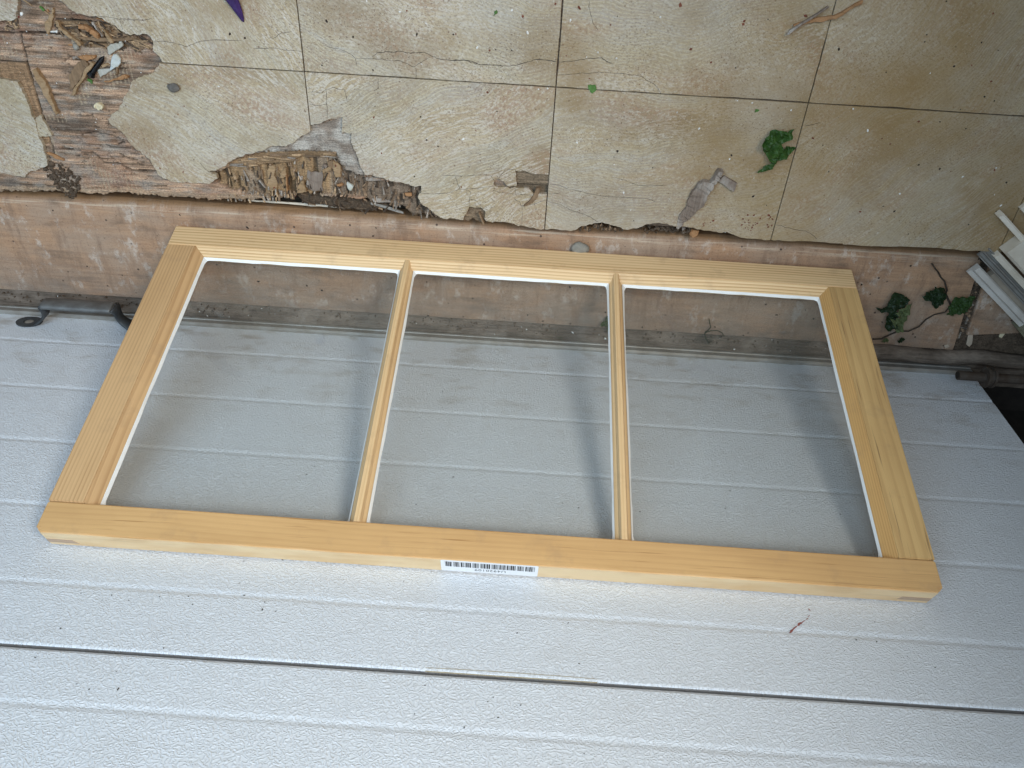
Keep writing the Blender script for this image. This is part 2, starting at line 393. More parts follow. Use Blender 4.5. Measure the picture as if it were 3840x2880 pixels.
def box_obj(name, lo, hi, mat, parent=None, bevel=.001, mtx=None):
    bm = bmesh.new(); add_box(bm, lo, hi, None, bevel)
    if mtx is not None: bmesh.ops.transform(bm, matrix=mtx, verts=bm.verts[:])
    return from_bm(name, bm, mat, parent)

def rough_poly(pts, amt, n=3, seed=0, closed=True):
    """fractal midpoint displacement of an outline, for broken edges"""
    rr = random.Random(seed); P = [Vector((a, b)) for a, b in pts]
    for k in range(n):
        Q = []
        N = len(P)
        for i in range(N if closed else N - 1):
            a, b = P[i], P[(i + 1) % N]; d = b - a; L = d.length
            Q.append(a)
            if L > .0016:
                nn = Vector((-d.y, d.x)) / max(L, 1e-9)
                Q.append((a + b) / 2 + nn * rr.uniform(-1, 1) * min(amt, L * .16))
        if not closed: Q.append(P[-1])
        P = Q
    return [(p.x, p.y) for p in P]

def prism(bm, pts, z0, z1, bevel=0, ztop=None):
    """extruded outline; ztop(x,y) may tilt the top"""
    area = sum(pts[i][0] * pts[(i + 1) % len(pts)][1] - pts[(i + 1) % len(pts)][0] * pts[i][1] for i in range(len(pts)))
    if area < 0: pts = pts[::-1]
    n = len(pts)
    top = [bm.verts.new((a, b, z1 if ztop is None else ztop(a, b))) for a, b in pts]
    bot = [bm.verts.new((a, b, z0)) for a, b in pts]
    for i in range(n):
        j = (i + 1) % n; bm.faces.new((bot[i], bot[j], top[j], top[i]))
    vo, _, fo, _, _, _ = delaunay_2d_cdt([Vector(p) for p in pts], [], [list(range(n))], 1, 1e-7)
    tv = [bm.verts.new((v.x, v.y, z1 if ztop is None else ztop(v.x, v.y))) for v in vo]; bv = [bm.verts.new((v.x, v.y, z0)) for v in vo]
    if ztop is not None:
        near_ = {(round(v.co.x, 6), round(v.co.y, 6)): v.co.z for v in top}
        for v in tv: v.co.z = near_.get((round(v.co.x, 6), round(v.co.y, 6)), v.co.z)
    for f in fo:
        bm.faces.new([tv[i] for i in f]); bm.faces.new([bv[i] for i in reversed(f)])
    bmesh.ops.remove_doubles(bm, verts=bm.verts[:], dist=1e-6)
    return top

def ribbon(bm, pts, width, z, jitter=.3, seed=0):
    rr = random.Random(seed); P = [Vector((a, b)) for a, b in pts]; L = []; N = len(P)
    for i, p in enumerate(P):
        d = (P[min(i + 1, N - 1)] - P[max(i - 1, 0)]).normalized(); nn = Vector((-d.y, d.x))
        wdt = width * (1 + rr.uniform(-jitter, jitter)) * (.45 if i in (0, N - 1) else 1) / 2
        L.append((bm.verts.new((*(p + nn * wdt), z)), bm.verts.new((*(p - nn * wdt), z))))
    for a, b in zip(L, L[1:]): bm.faces.new((a[0], b[0], b[1], a[1]))

def tube(bm, pts, r, seg=6, r1=None, caps=True):
    P = [Vector(p) for p in pts]; rings = []; N = len(P)
    for i, p in enumerate(P):
        d = (P[min(i + 1, N - 1)] - P[max(i - 1, 0)]).normalized()
        a = d.orthogonal().normalized(); b = d.cross(a)
        if i and rings: # keep frame steady
            pa = (rings[-1][1] - d * rings[-1][1].dot(d)).normalized(); a = pa; b = d.cross(a)
        rad = r if r1 is None else r + (r1 - r) * i / (N - 1)
        rings.append(([bm.verts.new(p + (a * math.cos(t) + b * math.sin(t)) * rad) for t in [2 * math.pi * k / seg for k in range(seg)]], a))
    for A, Bq in zip(rings, rings[1:]):
        for k in range(seg): bm.faces.new((A[0][k], A[0][(k + 1) % seg], Bq[0][(k + 1) % seg], Bq[0][k]))
    if caps:
        bm.faces.new(rings[0][0][::-1]); bm.faces.new(rings[-1][0])

rng = np.random.RandomState(5)
_T = rng.rand(8, 256, 256)
def vnoise(x, y, seed=0):
    xi = np.floor(x).astype(int); yi = np.floor(y).astype(int); fx = x - xi; fy = y - yi
    fx = fx * fx * (3 - 2 * fx); fy = fy * fy * (3 - 2 * fy); T = _T[seed % 8]
    g = lambda a, b: T[(a + seed * 37) % 256, (b + seed * 91) % 256]
    return (g(xi, yi) * (1 - fx) + g(xi + 1, yi) * fx) * (1 - fy) + (g(xi, yi + 1) * (1 - fx) + g(xi + 1, yi + 1) * fx) * fy
def fbm(x, y, seed=0, o=4):
    s = 0; a = .5; t = 0
    for k in range(o): s = s + a * vnoise(x * 2 ** k, y * 2 ** k, seed + k); t += a; a *= .55
    return s / t
def inpoly(X, Y, pts):
    r = np.zeros(X.shape, bool); n = len(pts)
    for i in range(n):
        x0, y0 = pts[i]; x1, y1 = pts[(i + 1) % n]
        if y0 == y1: continue
        c = ((y0 > Y) != (y1 > Y)) & (X < (x1 - x0) * (Y - y0) / (y1 - y0) + x0); r ^= c
    return r
def seg_dist(X, Y, pts):
    d = np.full(X.shape, 9.)
    for (x0, y0), (x1, y1) in zip(pts, pts[1:]):
        dx, dy = x1 - x0, y1 - y0; t = np.clip(((X - x0) * dx + (Y - y0) * dy) / (dx * dx + dy * dy + 1e-12), 0, 1)
        d = np.minimum(d, np.hypot(X - x0 - t * dx, Y - y0 - t * dy))
    return d

PZ = -.0215      # top of the sill plank
TX = [.3243 + .3048 * i for i in range(-3, 5)]   # tile joints; TX[3] is the first clear one
TY = .3853

# ------------------------------------------------------------------ subfloor: torn plywood as a real height field
floor_edge = [(-.2412,.1922),(-.1143,.2006),(-.0334,.206),(-.0037,.2056),(.0277,.2049),(.0519,.2102),(.0643,.211),(.0776,.2082),(.1163,.2089),(.1512,.2085),(.1773,.2078),(.1972,.2115)] + [(.1968,.2101),(.2134,.2112),(.2296,.2105),(.2482,.2144),(.265,.2181),(.2847,.2185),(.3015,.2231),(.3209,.2227),(.3486,.2233),(.3729,.2227),(.389,.2212)] + [(.3916,.2188),(.4072,.2193),(.4228,.2188),(.4275,.215),(.4353,.2134),(.441,.2096),(.4457,.2036),(.4535,.2015),(.4693,.2025),(.4811,.2023)]
x0, x1, y0, y1, st = -.30, .66, .150, .56, .00135
gx = np.arange(x0, x1, st); gy = np.arange(y0, y1, st)
X, Y = np.meshgrid(gx, gy)
jag = (fbm(X * 160, Y * 160, 3) - .5) * .006 + (vnoise(X * 420, Y * 30, 2) - .5) * .003
ex, ey = np.array(floor_edge).T; o_ = np.argsort(ex); EY = np.interp(gx, ex[o_], ey[o_])[None, :]
inside = (Y + jag) > EY
fx = fbm(X * 14, Y * 330, 1); fx2 = fbm(X * 60, Y * 700, 4, 3); fy = fbm(X * 330, Y * 16, 2); fy2 = vnoise(X * 700, Y * 60, 5)
bl = fbm(X * 22, Y * 30, 6); bl2 = fbm(X * 55, Y * 75, 7); sp = fbm(X * 260, Y * 260, 0, 2)
Zf = -.0050 - .0007 * fx - .0004 * fx2 - .0008 * (fx < .33)
def C3(a): return np.array(a)[None, None, :]
fxc = np.clip((fx - .5) * 1.9 + .5, 0, 1)
c = C3((.36, .24, .17)) * (.28 + 1.25 * fxc[..., None]) 
c = c * (1 - .45 * np.clip((bl - .5) * 4, 0, 1)[..., None])
wh = np.clip((fbm(X * 40, Y * 420, 3, 3) - .56) * 7, 0, 1)[..., None] * .55; c = c * (1 - wh) + C3((.36, .32, .285)) * wh
spl = (np.abs(fbm(X * 26, Y * 190, 6, 3) - .5) < .014) & (fbm(X * 20, Y * 40, 2) > .45)
Zf = np.where(spl, Zf - .0022, Zf); c = np.where(spl[..., None], c * .35, c)
grey = np.clip((bl2 - .50) * 5, 0, 1)[..., None] * .55; c = c * (1 - grey) + C3((.31, .28, .26)) * grey
dk = np.clip((fbm(X * 18, Y * 60, 5) - .56) * 6, 0, 1)[..., None] * .7; c = c * (1 - dk) + C3((.115, .085, .068)) * dk
red = np.clip((fbm(X * 16, Y * 22, 3) - .55) * 6, 0, 1)[..., None] * .5; c = c * (1 - red) + C3((.27, .135, .085)) * red
# old cross cuts of a scraper
cc = (np.abs(((X * 190) % 1) - .5) < .17) & (fbm(X * 20, Y * 26, 1) > .60); c = np.where(cc[..., None], c * .5 + C3((.42, .34, .25)) * .5, c)
# ochre veneer left of the long seam
seam = [(-.017,.4077),(-.018,.3978),(-.0184,.3875),(-.0197,.374),(-.0203,.3603),(-.0206,.3448),(-.0209,.3291),(-.0217,.3113),(-.0207,.3016),(-.0221,.2832),(-.0216,.2696),(-.0229,.2592)]
ochre = [(-.1499,.3678),(-.0197,.374),(-.02,.3588),(-.0219,.321),(-.0206,.3098),(-.0215,.2849),(-.0209,.2748),(-.0331,.2706),(-.0453,.3244),(-.1603,.3427)]
mo = inpoly(X, Y, ochre)
c = np.where(mo[..., None], C3((.34, .215, .13)) * (.35 + 1.0 * fy[..., None]) * (.6 + .7 * bl2[..., None]), c)
for ln, wd in ((seam, .0011), ([(-.1195,.4035),(-.0405,.4069),(.0303,.4104),(.0527,.4077),(.077,.4062),(.112,.4097)], .0011), ([(-.1007,.3715),(-.0522,.3739),(-.0204,.3742)], .0008), ([(-.0194,.3915),(-.0086,.3932)], .0008), ([(.032,.4257),(.052,.4262),(.0736,.4267)], .0012),
               ([(.0209,.287),(.0401,.2918),(.0631,.2886),(.0763,.2831)], .0006), ([(.0511,.2752),(.0588,.2725),(.076,.2735),(.089,.2712)], .0008), ([(.0139,.2629),(.0323,.2641),(.0424,.2508),(.0618,.2515),(.0767,.2432),(.1082,.2446)], .0007), ([(.0662,.2643),(.0763,.2585),(.0869,.2581)], .0009), ([(.0676,.2778),(.0768,.281)], .0012),
               ([(.0376,.3812),(.0574,.381),(.0812,.3733),(.1036,.3739)], .0009), ([(.0487,.4257),(.0735,.4248),(.095,.4247)], .0015)):
    d = seg_dist(X, Y, ln) + (sp - .5) * .0008; m = d < wd; Zf = np.where(m, Zf - .0035, Zf); c = np.where(m[..., None], c * .3, c)
# pale mouldy grey ply below the tile peak
mould = [(.2356,.2764),(.2686,.2873),(.3111,.3033),(.3235,.318),(.3645,.3312),(.3627,.3105),(.3751,.3113),(.3726,.2994),(.3828,.2681),(.3883,.2553),(.36,.2601),(.3528,.2855),(.2994,.2837)]
mm = inpoly(X, Y, mould); mk = np.clip((bl2 - .38) * 4, 0, 1)[..., None]
c = np.where(mm[..., None], C3((.24, .20, .175)) * (1 - mk) + C3((.43, .405, .385)) * mk, c) * np.where(mm, .75 + .5 * fx, 1)[..., None]
# pits, with cross-grain fibres
pitA = [(.2004,.2517),(.2213,.2678),(.2494,.2773),(.2782,.2811),(.3163,.2845),(.3531,.2859),(.3514,.2781),(.3574,.2707),(.3615,.2631),(.3708,.2598),(.3811,.2545),(.3886,.241),(.3827,.2253),(.3292,.2253),(.2698,.2183),(.2262,.2211),(.2025,.2257),(.1886,.2349),(.1829,.2456)]
pitB = [(.2066,.26),(.2213,.2678),(.2494,.2773),(.2782,.2811),(.3163,.2845),(.3531,.2859),(.3505,.278),(.3059,.2761),(.2905,.2664),(.2566,.2622),(.2369,.258),(.2175,.2568)]
pitC = [(.3477,.2746),(.3557,.2693),(.3616,.2599),(.3861,.2555),(.3879,.2537),(.4183,.2497),(.4412,.2472),(.4613,.246),(.4616,.2364),(.4571,.231),(.4598,.224),(.4723,.2133),(.481,.2045),(.481,.2013),(.4533,.1999),(.4408,.2081),(.4302,.2126),(.3912,.2162),(.3822,.227),(.3434,.2285)]
pm = inpoly(X + (sp - .5) * .004, Y + (fy2 - .5) * .006, pitA); pbm = inpoly(X, Y, pitB); pc = inpoly(X + (sp - .5) * .003, Y + (fy2 - .5) * .005, pitC)
colp = C3((.34, .225, .13)) * (.45 + 1.0 * fy[..., None]); gr = np.clip((fbm(X * 30, Y * 18, 2) - .47) * 6, 0, 1)[..., None] * .75
colp = colp * (1 - gr) + C3((.27, .215, .175)) * (.6 + .7 * fy[..., None]) * gr
dkp = ((vnoise(X * 190, Y * 26, 6) > .80) | (fbm(X * 90, Y * 70, 4) > .70)); colp = np.where(dkp[..., None], colp * .42, colp)
Zf = np.where(pm, -.0095 - .0040 * fy - .0022 * fy2 - .004 * dkp, Zf); c = np.where(pm[..., None], colp, c)
colb = C3((.28, .185, .11)) * (.45 + 1.0 * fx[..., None]); Zf = np.where(pbm, -.0070 - .0030 * fx, Zf); c = np.where(pbm[..., None], colb, c)
colc = C3((.20, .15, .115)) * (.45 + 1.05 * fy[..., None]); Zf = np.where(pc, -.0085 - .0045 * fy - .0022 * fy2 - .004 * dkp, Zf); c = np.where(pc[..., None], np.where(dkp[..., None], colc * .4, colc), c)
# splintered rotten hollow under the chip pile
rot_ = [(.0303,.4243),(.0486,.4254),(.0735,.4248),(.0947,.4234),(.1207,.4129),(.1189,.4019),(.0943,.395),(.0583,.397),(.0525,.4021),(.0332,.4105)]; rm = inpoly(X + (sp - .5) * .004, Y, rot_)
Zf = np.where(rm, -.0058 - .004 * fx - .001 * fx2, Zf); c = np.where(rm[..., None], C3((.25, .165, .10)) * (.35 + 1.1 * fx[..., None]), c)
hole = [(.5809,.2809),(.6312,.2777),(.6329,.2447),(.5908,.2419),(.5821,.2548)]; hm = inpoly(X, Y, hole)
c = np.where(hm[..., None], C3((.21, .16, .115)) * (.5 + .9 * fx[..., None]), c); Zf = np.where(hm, -.0042 - .0015 * fx - .006 * (Y < np.array(hole)[:, 1].min() + .017), Zf)
notch = [(.5175,.1988),(.5238,.2238),(.5432,.2251),(.549,.2168),(.5495,.1993)]; nm = inpoly(X, Y, notch); c = np.where(nm[..., None], C3((.20, .145, .10)) * (.6 + .7 * sp[..., None]), c)
# lower dirt bed in the broken corner, then the drop under the floor
bed = [(.2893,.2227),(.3546,.2219),(.3968,.216),(.4194,.2088),(.396,.2019),(.3529,.2017),(.2971,.2059)]; bm_ = inpoly(X + (sp - .5) * .008, Y + (bl2 - .5) * .006, bed)
Zf = np.where(~inside, -.055, Zf); c = np.where((~inside)[..., None], C3((.05, .04, .03)), c)
Zf = np.where(bm_ & ~inside, -.0165 - .004 * sp, Zf); c = np.where((bm_ & ~inside)[..., None], C3((.085, .06, .042)) * (.5 + sp[..., None]), c)
# the veneer's bare edge is lighter and frayed
edge_band = inside & ((Y + jag) < EY + .008) & (X < .33) & ~pm; c = np.where(edge_band[..., None], c * .5 + C3((.36, .26, .18)) * .5 * (.6 + .8 * fx[..., None]), c)
Zf = np.where(edge_band, Zf - .0012 * fx, Zf)
ny, nx = X.shape
me = bpy.data.meshes.new('subfloor')
co = np.stack([X, Y, Zf], -1).reshape(-1, 3).astype('f')
idx = np.arange(nx * ny).reshape(ny, nx)
q4 = np.stack([idx[:-1, :-1], idx[:-1, 1:], idx[1:, 1:], idx[1:, :-1]], -1).reshape(-1, 4)
# close the sheet to the right and behind with plain board (under whole tiles)
ext = np.array([(x1 - .002, .2125, -.0036), (1.62, .2125, -.0036), (1.62, 1.64, -.0036), (x1 - .002, 1.64, -.0036), (x1 - .002, .2125, -.05), (1.62, .2125, -.05),
                (-.6, y1 - .002, -.0037), (x1 - .002, y1 - .002, -.0037), (x1 - .002, 1.64, -.0037), (-.6, 1.64, -.0037),
                (-.6, .2, -.0037), (x0 + .001, .2, -.0037), (x0 + .001, y1 - .002, -.0037)], 'f')
n0 = len(co); co = np.vstack([co, ext])
quads = np.vstack([q4, np.array([(n0, n0 + 1, n0 + 2, n0 + 3), (n0 + 4, n0 + 5, n0 + 1, n0), (n0 + 6, n0 + 7, n0 + 8, n0 + 9), (n0 + 10, n0 + 11, n0 + 12, n0 + 6)])])
me.vertices.add(len(co)); me.vertices.foreach_set('co', co.ravel())
me.loops.add(quads.size); me.loops.foreach_set('vertex_index', quads.ravel())
me.polygons.add(len(quads)); me.polygons.foreach_set('loop_start', np.arange(len(quads)) * 4)
me.update(calc_edges=True)
ca = me.color_attributes.new('Col', 'FLOAT_COLOR', 'POINT')
cv = np.ones((len(co), 4), 'f'); cv[:n0, :3] = np.clip(c * np.array([.93, .90, .83]), .01, .9).reshape(-1, 3); cv[n0:, :3] = (.16, .12, .09)
ca.data.foreach_set('color', cv.ravel())
me.materials.append(M['ply'])
sub = bpy.data.objects.new('subfloor', me); COL.objects.link(sub); struct(sub)

# ------------------------------------------------------------------ floor tiles
G = .00065
def tile(pts, seed, torn=(), amt=.0022, n=3, dz=0.):
    """pts: outline; torn: list of index ranges whose edges are broken"""
    out = []; N = len(pts)
    for i in range(N):
        a, b = pts[i], pts[(i + 1) % N]
        if any(s <= i < e for s, e in torn): out += rough_poly([a, b], amt, n, seed * 100 + i, False)[:-1]
        else: out.append(a)
    bm = bmesh.new(); prism(bm, out, -.0062, dz)
    be = [e_ for e_ in bm.edges if len(e_.link_faces) == 2 and all(abs(v.co.z - dz) < 1e-6 for v in e_.verts) and any(abs(f.normal.z) < .3 for f in e_.link_faces)]
    bm.normal_update(); be = [e_ for e_ in bm.edges if len(e_.link_faces) == 2 and all(abs(v.co.z - dz) < 1e-6 for v in e_.verts) and any(abs(f.normal.z) < .3 for f in e_.link_faces)]
    bmesh.ops.bevel(bm, geom=be, offset=.0005, segments=1, affect='EDGES', clamp_overlap=True)
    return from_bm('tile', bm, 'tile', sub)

def rect(i, ya, yb): return [(TX[i] + G, ya), (TX[i + 1] - G, ya), (TX[i + 1] - G, yb), (TX[i] + G, yb)]
YT = TY + .3048 - G
T = {}
for i in range(3, 7): T['u%d' % i] = tile(rect(i, TY + G, YT), i, [(0, 4)], .0004, 5)
for r_ in range(1, 4):
    for i in range(1, 8 - 1): tile(rect(i, TY + .3048 * r_ + G, TY + .3048 * (r_ + 1) - G), 40 + r_ * 10 + i)
e = [(.045,.4487),(.0532,.4437),(.0575,.4377),(.0687,.4349),(.0772,.4326),(.0877,.4322),(.0957,.4281),(.1054,.4244),(.1101,.419),(.1162,.4162),(.1262,.4164),(.1357,.4174),(.1442,.4146),(.1461,.4097),(.1437,.3994),(.1468,.3959),(.1499,.3924)]
T['u2'] = tile([(.045, YT), (.03, .6), (.05, .52)] + e + [(e[-1][0] + .002, TY + G), (TX[3] - G, TY + G), (TX[3] - G, YT)], 21, [(0, len(e) + 2)])
e = [(-.0007,.486),(-.004,.446),(-.0074,.4362),(-.0116,.4262),(-.0177,.4237),(-.0249,.4229),(-.0331,.4214),(-.0803,.418)]
T['u1'] = tile(e + [(-.5, e[-1][1]), (-.5, YT), (e[0][0], YT)], 22, [(1, 7)])
e = [(.1475,.3834),(.1447,.3803),(.1393,.3739),(.1304,.3696),(.1202,.3667),(.1104,.3623),(.1048,.3559),(.1018,.3503),(.0941,.342),(.0904,.3339),(.0846,.3272),(.0728,.3192),(.0657,.3123),(.0688,.3044),(.0756,.299),(.084,.2896),(.0873,.2797),(.0973,.2727),(.1026,.267),(.108,.2614),(.1114,.2502),(.1136,.2416),(.1193,.2366),(.129,.2337),(.1388,.2316),(.153,.2338),(.1686,.2341),(.1823,.2345),(.1922,.2414),(.1914,.2467),(.1826,.2496),(.202,.2579),(.2117,.2654),(.2265,.2733),(.2445,.2813),(.2585,.2855)] + [(.2207,.2717),(.2375,.2787),(.2538,.2826),(.2704,.29),(.2892,.2909),(.3025,.2983),(.3128,.3067),(.3218,.3116)]
T['l2'] = tile([(TX[3] - G, TY - G), (e[0][0], TY - G)] + e[0:] + [(TX[3] - G, e[-1][1] + .002)], 23, [(1, len(e) + 2)], .0016)
e = [(.3266,.3211),(.3329,.3226),(.344,.327),(.3488,.3296),(.3596,.3313),(.3619,.3327),(.3662,.3332),(.3651,.3223),(.3633,.313),(.3702,.3134),(.3772,.3143),(.3745,.306),(.3738,.3013),(.3771,.2937),(.3804,.286),(.3828,.2765),(.3846,.2686),(.3888,.2598),(.4021,.2583),(.4147,.2566),(.4272,.2533),(.4398,.2516),(.4524,.2483),(.4628,.2493)] + [(.4627,.2475),(.4629,.2395),(.4602,.2383),(.4582,.2341),(.4609,.2271),(.4666,.2213),(.4733,.2166),(.48,.2108),(.4878,.206),(.4956,.2039),(.5015,.2059),(.5093,.2049),(.5186,.2045),(.5266,.2243),(.5416,.2243),(.548,.219),(.5479,.207),(.5594,.203)]
e2 = [(.5587,.2049),(.5766,.2052),(.5864,.2041),(.5931,.2007),(.6062,.2002),(.6178,.1983),(.6284,.1985)]; e3 = [(.6113,.2475),(.6079,.2511),(.6029,.2549),(.5919,.2545),(.5884,.2551),(.576,.2551),(.5618,.2547),(.5582,.2566),(.5588,.2628),(.5645,.2663),(.5718,.262),(.5776,.2559),(.5879,.2572),(.5863,.2703),(.5856,.2784),(.5984,.2784),(.6095,.2751)]
xr = TX[4] - G
T['l3'] = tile([(TX[3] + G, TY - G), (TX[3] + G, e[0][1])] + e + e2 + [(xr, e2[-1][1]), (xr, [(.629,.2488)][0][1])] + e3 + [(xr, [(.6286,.2753)][0][1]), (xr, TY - G)], 24, [(1, 1 + len(e) + len(e2)), (len(e) + len(e2) + 3, len(e) + len(e2) + len(e3) + 3)], .0012, 2)
e = [(.6312,.1984),(.6454,.1997),(.6699,.2001),(.6759,.205),(.6869,.2092),(.6963,.2122),(.7092,.2125),(.7192,.2106),(.7291,.2086),(.7377,.2057),(.752,.2081),(.7595,.2116),(.767,.2156),(.778,.2176),(.7911,.2181)] + [(.801,.215),(.8204,.2149),(.8338,.2123),(.8501,.2116),(.8618,.2098),(.8764,.2099),(.8851,.207),(.8971,.2042),(.9167,.2038),(.9327,.2035)]
e[0] = (TX[4] + G, e[0][1]); e[-1] = (TX[5] - G, e[-1][1])
T['l4'] = tile(e + [(TX[5] - G, TY - G), (TX[4] + G, TY - G)], 25, [(0, len(e) - 1)], .0012, 2)
e = [(.934,.2036),(.9493,.2034),(.9976,.205),(1.03,.2049)] + [(1.0318,.2036),(1.0783,.2043),(1.1396,.2069),(1.1784,.2068),(1.2021,.2059),(1.2272,.2061)]
e[0] = (TX[5] + G, e[0][1]); e[-1] = (TX[6] - G, e[-1][1])
T['l5'] = tile(e + [(TX[6] - G, TY - G), (TX[5] + G, TY - G)], 26, [(0, len(e) - 1)], .0007, 2)
T['l6'] = tile(rect(6, e[-1][1] + .001, TY - G), 27)
e = [(-.1217,.3523),(-.0568,.3546),(-.0507,.3538),(-.0413,.3532),(-.0355,.3513),(-.0341,.3436),(-.0327,.3359),(-.0318,.3264),(-.0314,.3152),(-.0305,.3056),(-.0313,.2957),(-.0312,.2857),(-.0302,.2756),(-.031,.2654),(-.0309,.255),(-.0317,.2471),(-.0367,.2424),(-.0442,.2402),(-.0542,.236),(-.0633,.2318),(-.0695,.226),(-.076,.2274),(-.0859,.2286),(-.1013,.229),(-.1717,.2256)]
T['l1'] = tile(e, 28, [(0, len(e) - 1)], .0014)
T['s1'] = tile([(-.0301,.3049),(-.0207,.3112),(-.0194,.3023),(-.0179,.2942),(-.0155,.2843),(-.0316,.2824),(-.0314,.2933)], 29, [(0, 7)], .001, 2, -.0016)

CR = {'u3': [[(.4136,.4123),(.4245,.4143),(.4316,.4135),(.4425,.4156),(.4517,.4145),(.4618,.4151),(.4704,.4163),(.4775,.4132),(.4861,.41),(.499,.4091),(.5177,.4102),(.5278,.4091),(.5367,.4064)], [(.5049,.4092),(.5152,.41),(.5217,.4095),(.5308,.4064),(.5438,.4062),(.5697,.4064),(.5825,.4088),(.5939,.4126),(.6027,.4158),(.6168,.4158),(.6272,.4149)], [(.353,.4167),(.3657,.4145),(.3769,.4118),(.3852,.4068),(.3878,.4036),(.3887,.396)], [(.3872,.4042),(.4039,.4056),(.4197,.4057),(.4269,.4045),(.4413,.4049),(.4484,.4023),(.4577,.3987),(.4673,.4048),(.4775,.4109)], [(.4599,.3982),(.4595,.3849)], [(.4143,.4123),(.4068,.4067)]],
      'u4': [[(.6304,.4147),(.6412,.4163),(.6564,.4189),(.6664,.4211),(.6804,.4222),(.6873,.4181),(.6939,.4163)], [(.631,.3999),(.6477,.4019),(.6631,.4037),(.6784,.4062),(.6939,.4061),(.7095,.4058),(.7212,.4053),(.7333,.4023),(.7459,.3961),(.752,.3908),(.7563,.3847)], [(.6584,.483),(.66,.4741),(.6645,.4618),(.6725,.4519)]],
      'u2': [[(.1467,.409),(.1586,.4104),(.1676,.4095),(.1838,.4061),(.1937,.4088),(.2037,.413),(.2257,.4157),(.2564,.4163)], [(.0851,.4338),(.0972,.4338),(.1119,.4318),(.1241,.4322),(.1425,.4328),(.1505,.4347)], [(.1119,.4318),(.1127,.4262),(.1126,.4199)], [(.2656,.408),(.2876,.4106),(.3047,.4089),(.3241,.4083)], [(.2904,.4202),(.3014,.4275),(.3145,.43)]],
      'l3': [[(.3255,.3607),(.3372,.3618),(.3439,.3618),(.3488,.3661),(.3572,.3688),(.3629,.367),(.3704,.3677),(.3727,.3604),(.3738,.3517)], [(.3252,.3473),(.334,.3456),(.3423,.3466),(.3478,.3489)], [(.3487,.3654),(.3478,.3486),(.3467,.33)], [(.4141,.3829),(.4135,.3715),(.4073,.3675)], [(.489,.2648),(.5236,.267),(.5456,.2701),(.5534,.2698),(.5567,.2659),(.5591,.2628)], [(.5071,.2651),(.5103,.2571),(.5136,.2482)], [(.4609,.2391),(.4793,.2392),(.4984,.2421),(.5112,.2472),(.5239,.2497),(.5381,.2515),(.5586,.2553)], [(.5231,.2488),(.5279,.2441),(.5266,.2245)], [(.5273,.2348),(.5337,.2343),(.5386,.2304),(.5419,.2241)], [(.5572,.2494),(.5669,.2467),(.5859,.2463),(.6098,.2467)], [(.5855,.2395),(.592,.2365),(.5955,.2308),(.6106,.2335),(.6199,.2376),(.629,.2399)], [(.5971,.2309),(.5983,.2023)], [(.5645,.2663),(.5719,.2783),(.5858,.2797)], [(.5871,.255),(.5872,.2464)]],
      'l4': [[(.6308,.2625),(.6434,.2626),(.6564,.2576),(.6724,.2554),(.6853,.2529),(.7046,.2508),(.7362,.2512),(.7599,.2511),(.7716,.2477)], [(.6311,.2383),(.6472,.236),(.659,.2299),(.6755,.225),(.6889,.2207),(.701,.2137)], [(.7121,.2785),(.7282,.2747),(.7414,.2698),(.7573,.2684),(.7821,.2717)], [(.631,.2498),(.6459,.2519)]],
      'l5': [[(.9348,.2253),(.9419,.2258),(.9474,.2232),(.9574,.2217),(.9739,.2202),(.9846,.2165),(.9947,.2092)], [(.9364,.3572),(.9471,.3601),(.9549,.3635)]],
      'l2': [[(.1732,.2615),(.1776,.2549),(.1831,.2489)]]}
k = 0
for t_, ls in CR.items():
    for ln in ls:
        k += 1; bm = bmesh.new()
        ribbon(bm, rough_poly(ln, .0006, 2, k, False), (.00065 if k in (1, 2, 7) else .00042), .00018, .4, k)
        from_bm('crack', bm, 'crack', T[t_])

# ------------------------------------------------------------------ sill plank and the ledge at the foot of the door
def profile_x(name, prof, xa, xb, mat, parent=None, seg=1, wob=0, seed=0):
    rr = random.Random(seed); vs = []; fs = []; n = len(prof)
    for i in range(seg + 1):
        x = xa + (xb - xa) * i / seg; d = [rr.uniform(-wob, wob) for _ in prof]
        vs += [(x, y + d[j], z + d[j] * .5) for j, (y, z) in enumerate(prof)]
    for i in range(seg):
        for j in range(n):
            a = i * n + j; b = i * n + (j + 1) % n; fs.append((a, b, b + n, a + n))
    fs.append(tuple(range(n))[::-1]); fs.append(tuple(range(seg * n, seg * n + n)))
    return obj(name, vs, fs, mat, parent)
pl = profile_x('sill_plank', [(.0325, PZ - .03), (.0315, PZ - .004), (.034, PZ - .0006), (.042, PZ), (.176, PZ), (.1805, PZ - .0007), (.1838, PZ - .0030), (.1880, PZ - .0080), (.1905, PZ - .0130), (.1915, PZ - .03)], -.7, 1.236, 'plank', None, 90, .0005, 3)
for v in pl.data.vertices:
    if v.co.x > 1.22: v.co.x += (.186 - v.co.y) * .135 - .002
tag(pl, 'worn brown sill plank running under the window sash, between tiled floor and garage door', 'plank')
lg = profile_x('dirty_ledge', [(-.03, PZ - .03), (-.03, PZ - .004), (.012, PZ - .003), (.0308, PZ - .006), (.0308, PZ - .03)], -.7, 1.6, 'grime', None, 120, .0014, 5)
tag(lg, 'grimy dark grey ledge strip between the worn plank and the foot of the white door', 'ledge')
sb = box_obj('short_board', (1.265, .060, PZ - .03), (1.60, .20, PZ - .001), 'plank', None, .002, Matrix.Translation((1.265, .060, 0)) @ Matrix.Rotation(R(7), 4, 'Z') @ Matrix.Translation((-1.265, -.060, 0)))
tag(sb, 'short buff board past the dirt gap at the end of the worn plank', 'board')
sg = box_obj('ground', (-1.0, -.35, -.12), (1.9, 1.7, -.06), 'dark', None, 0); struct(sg)

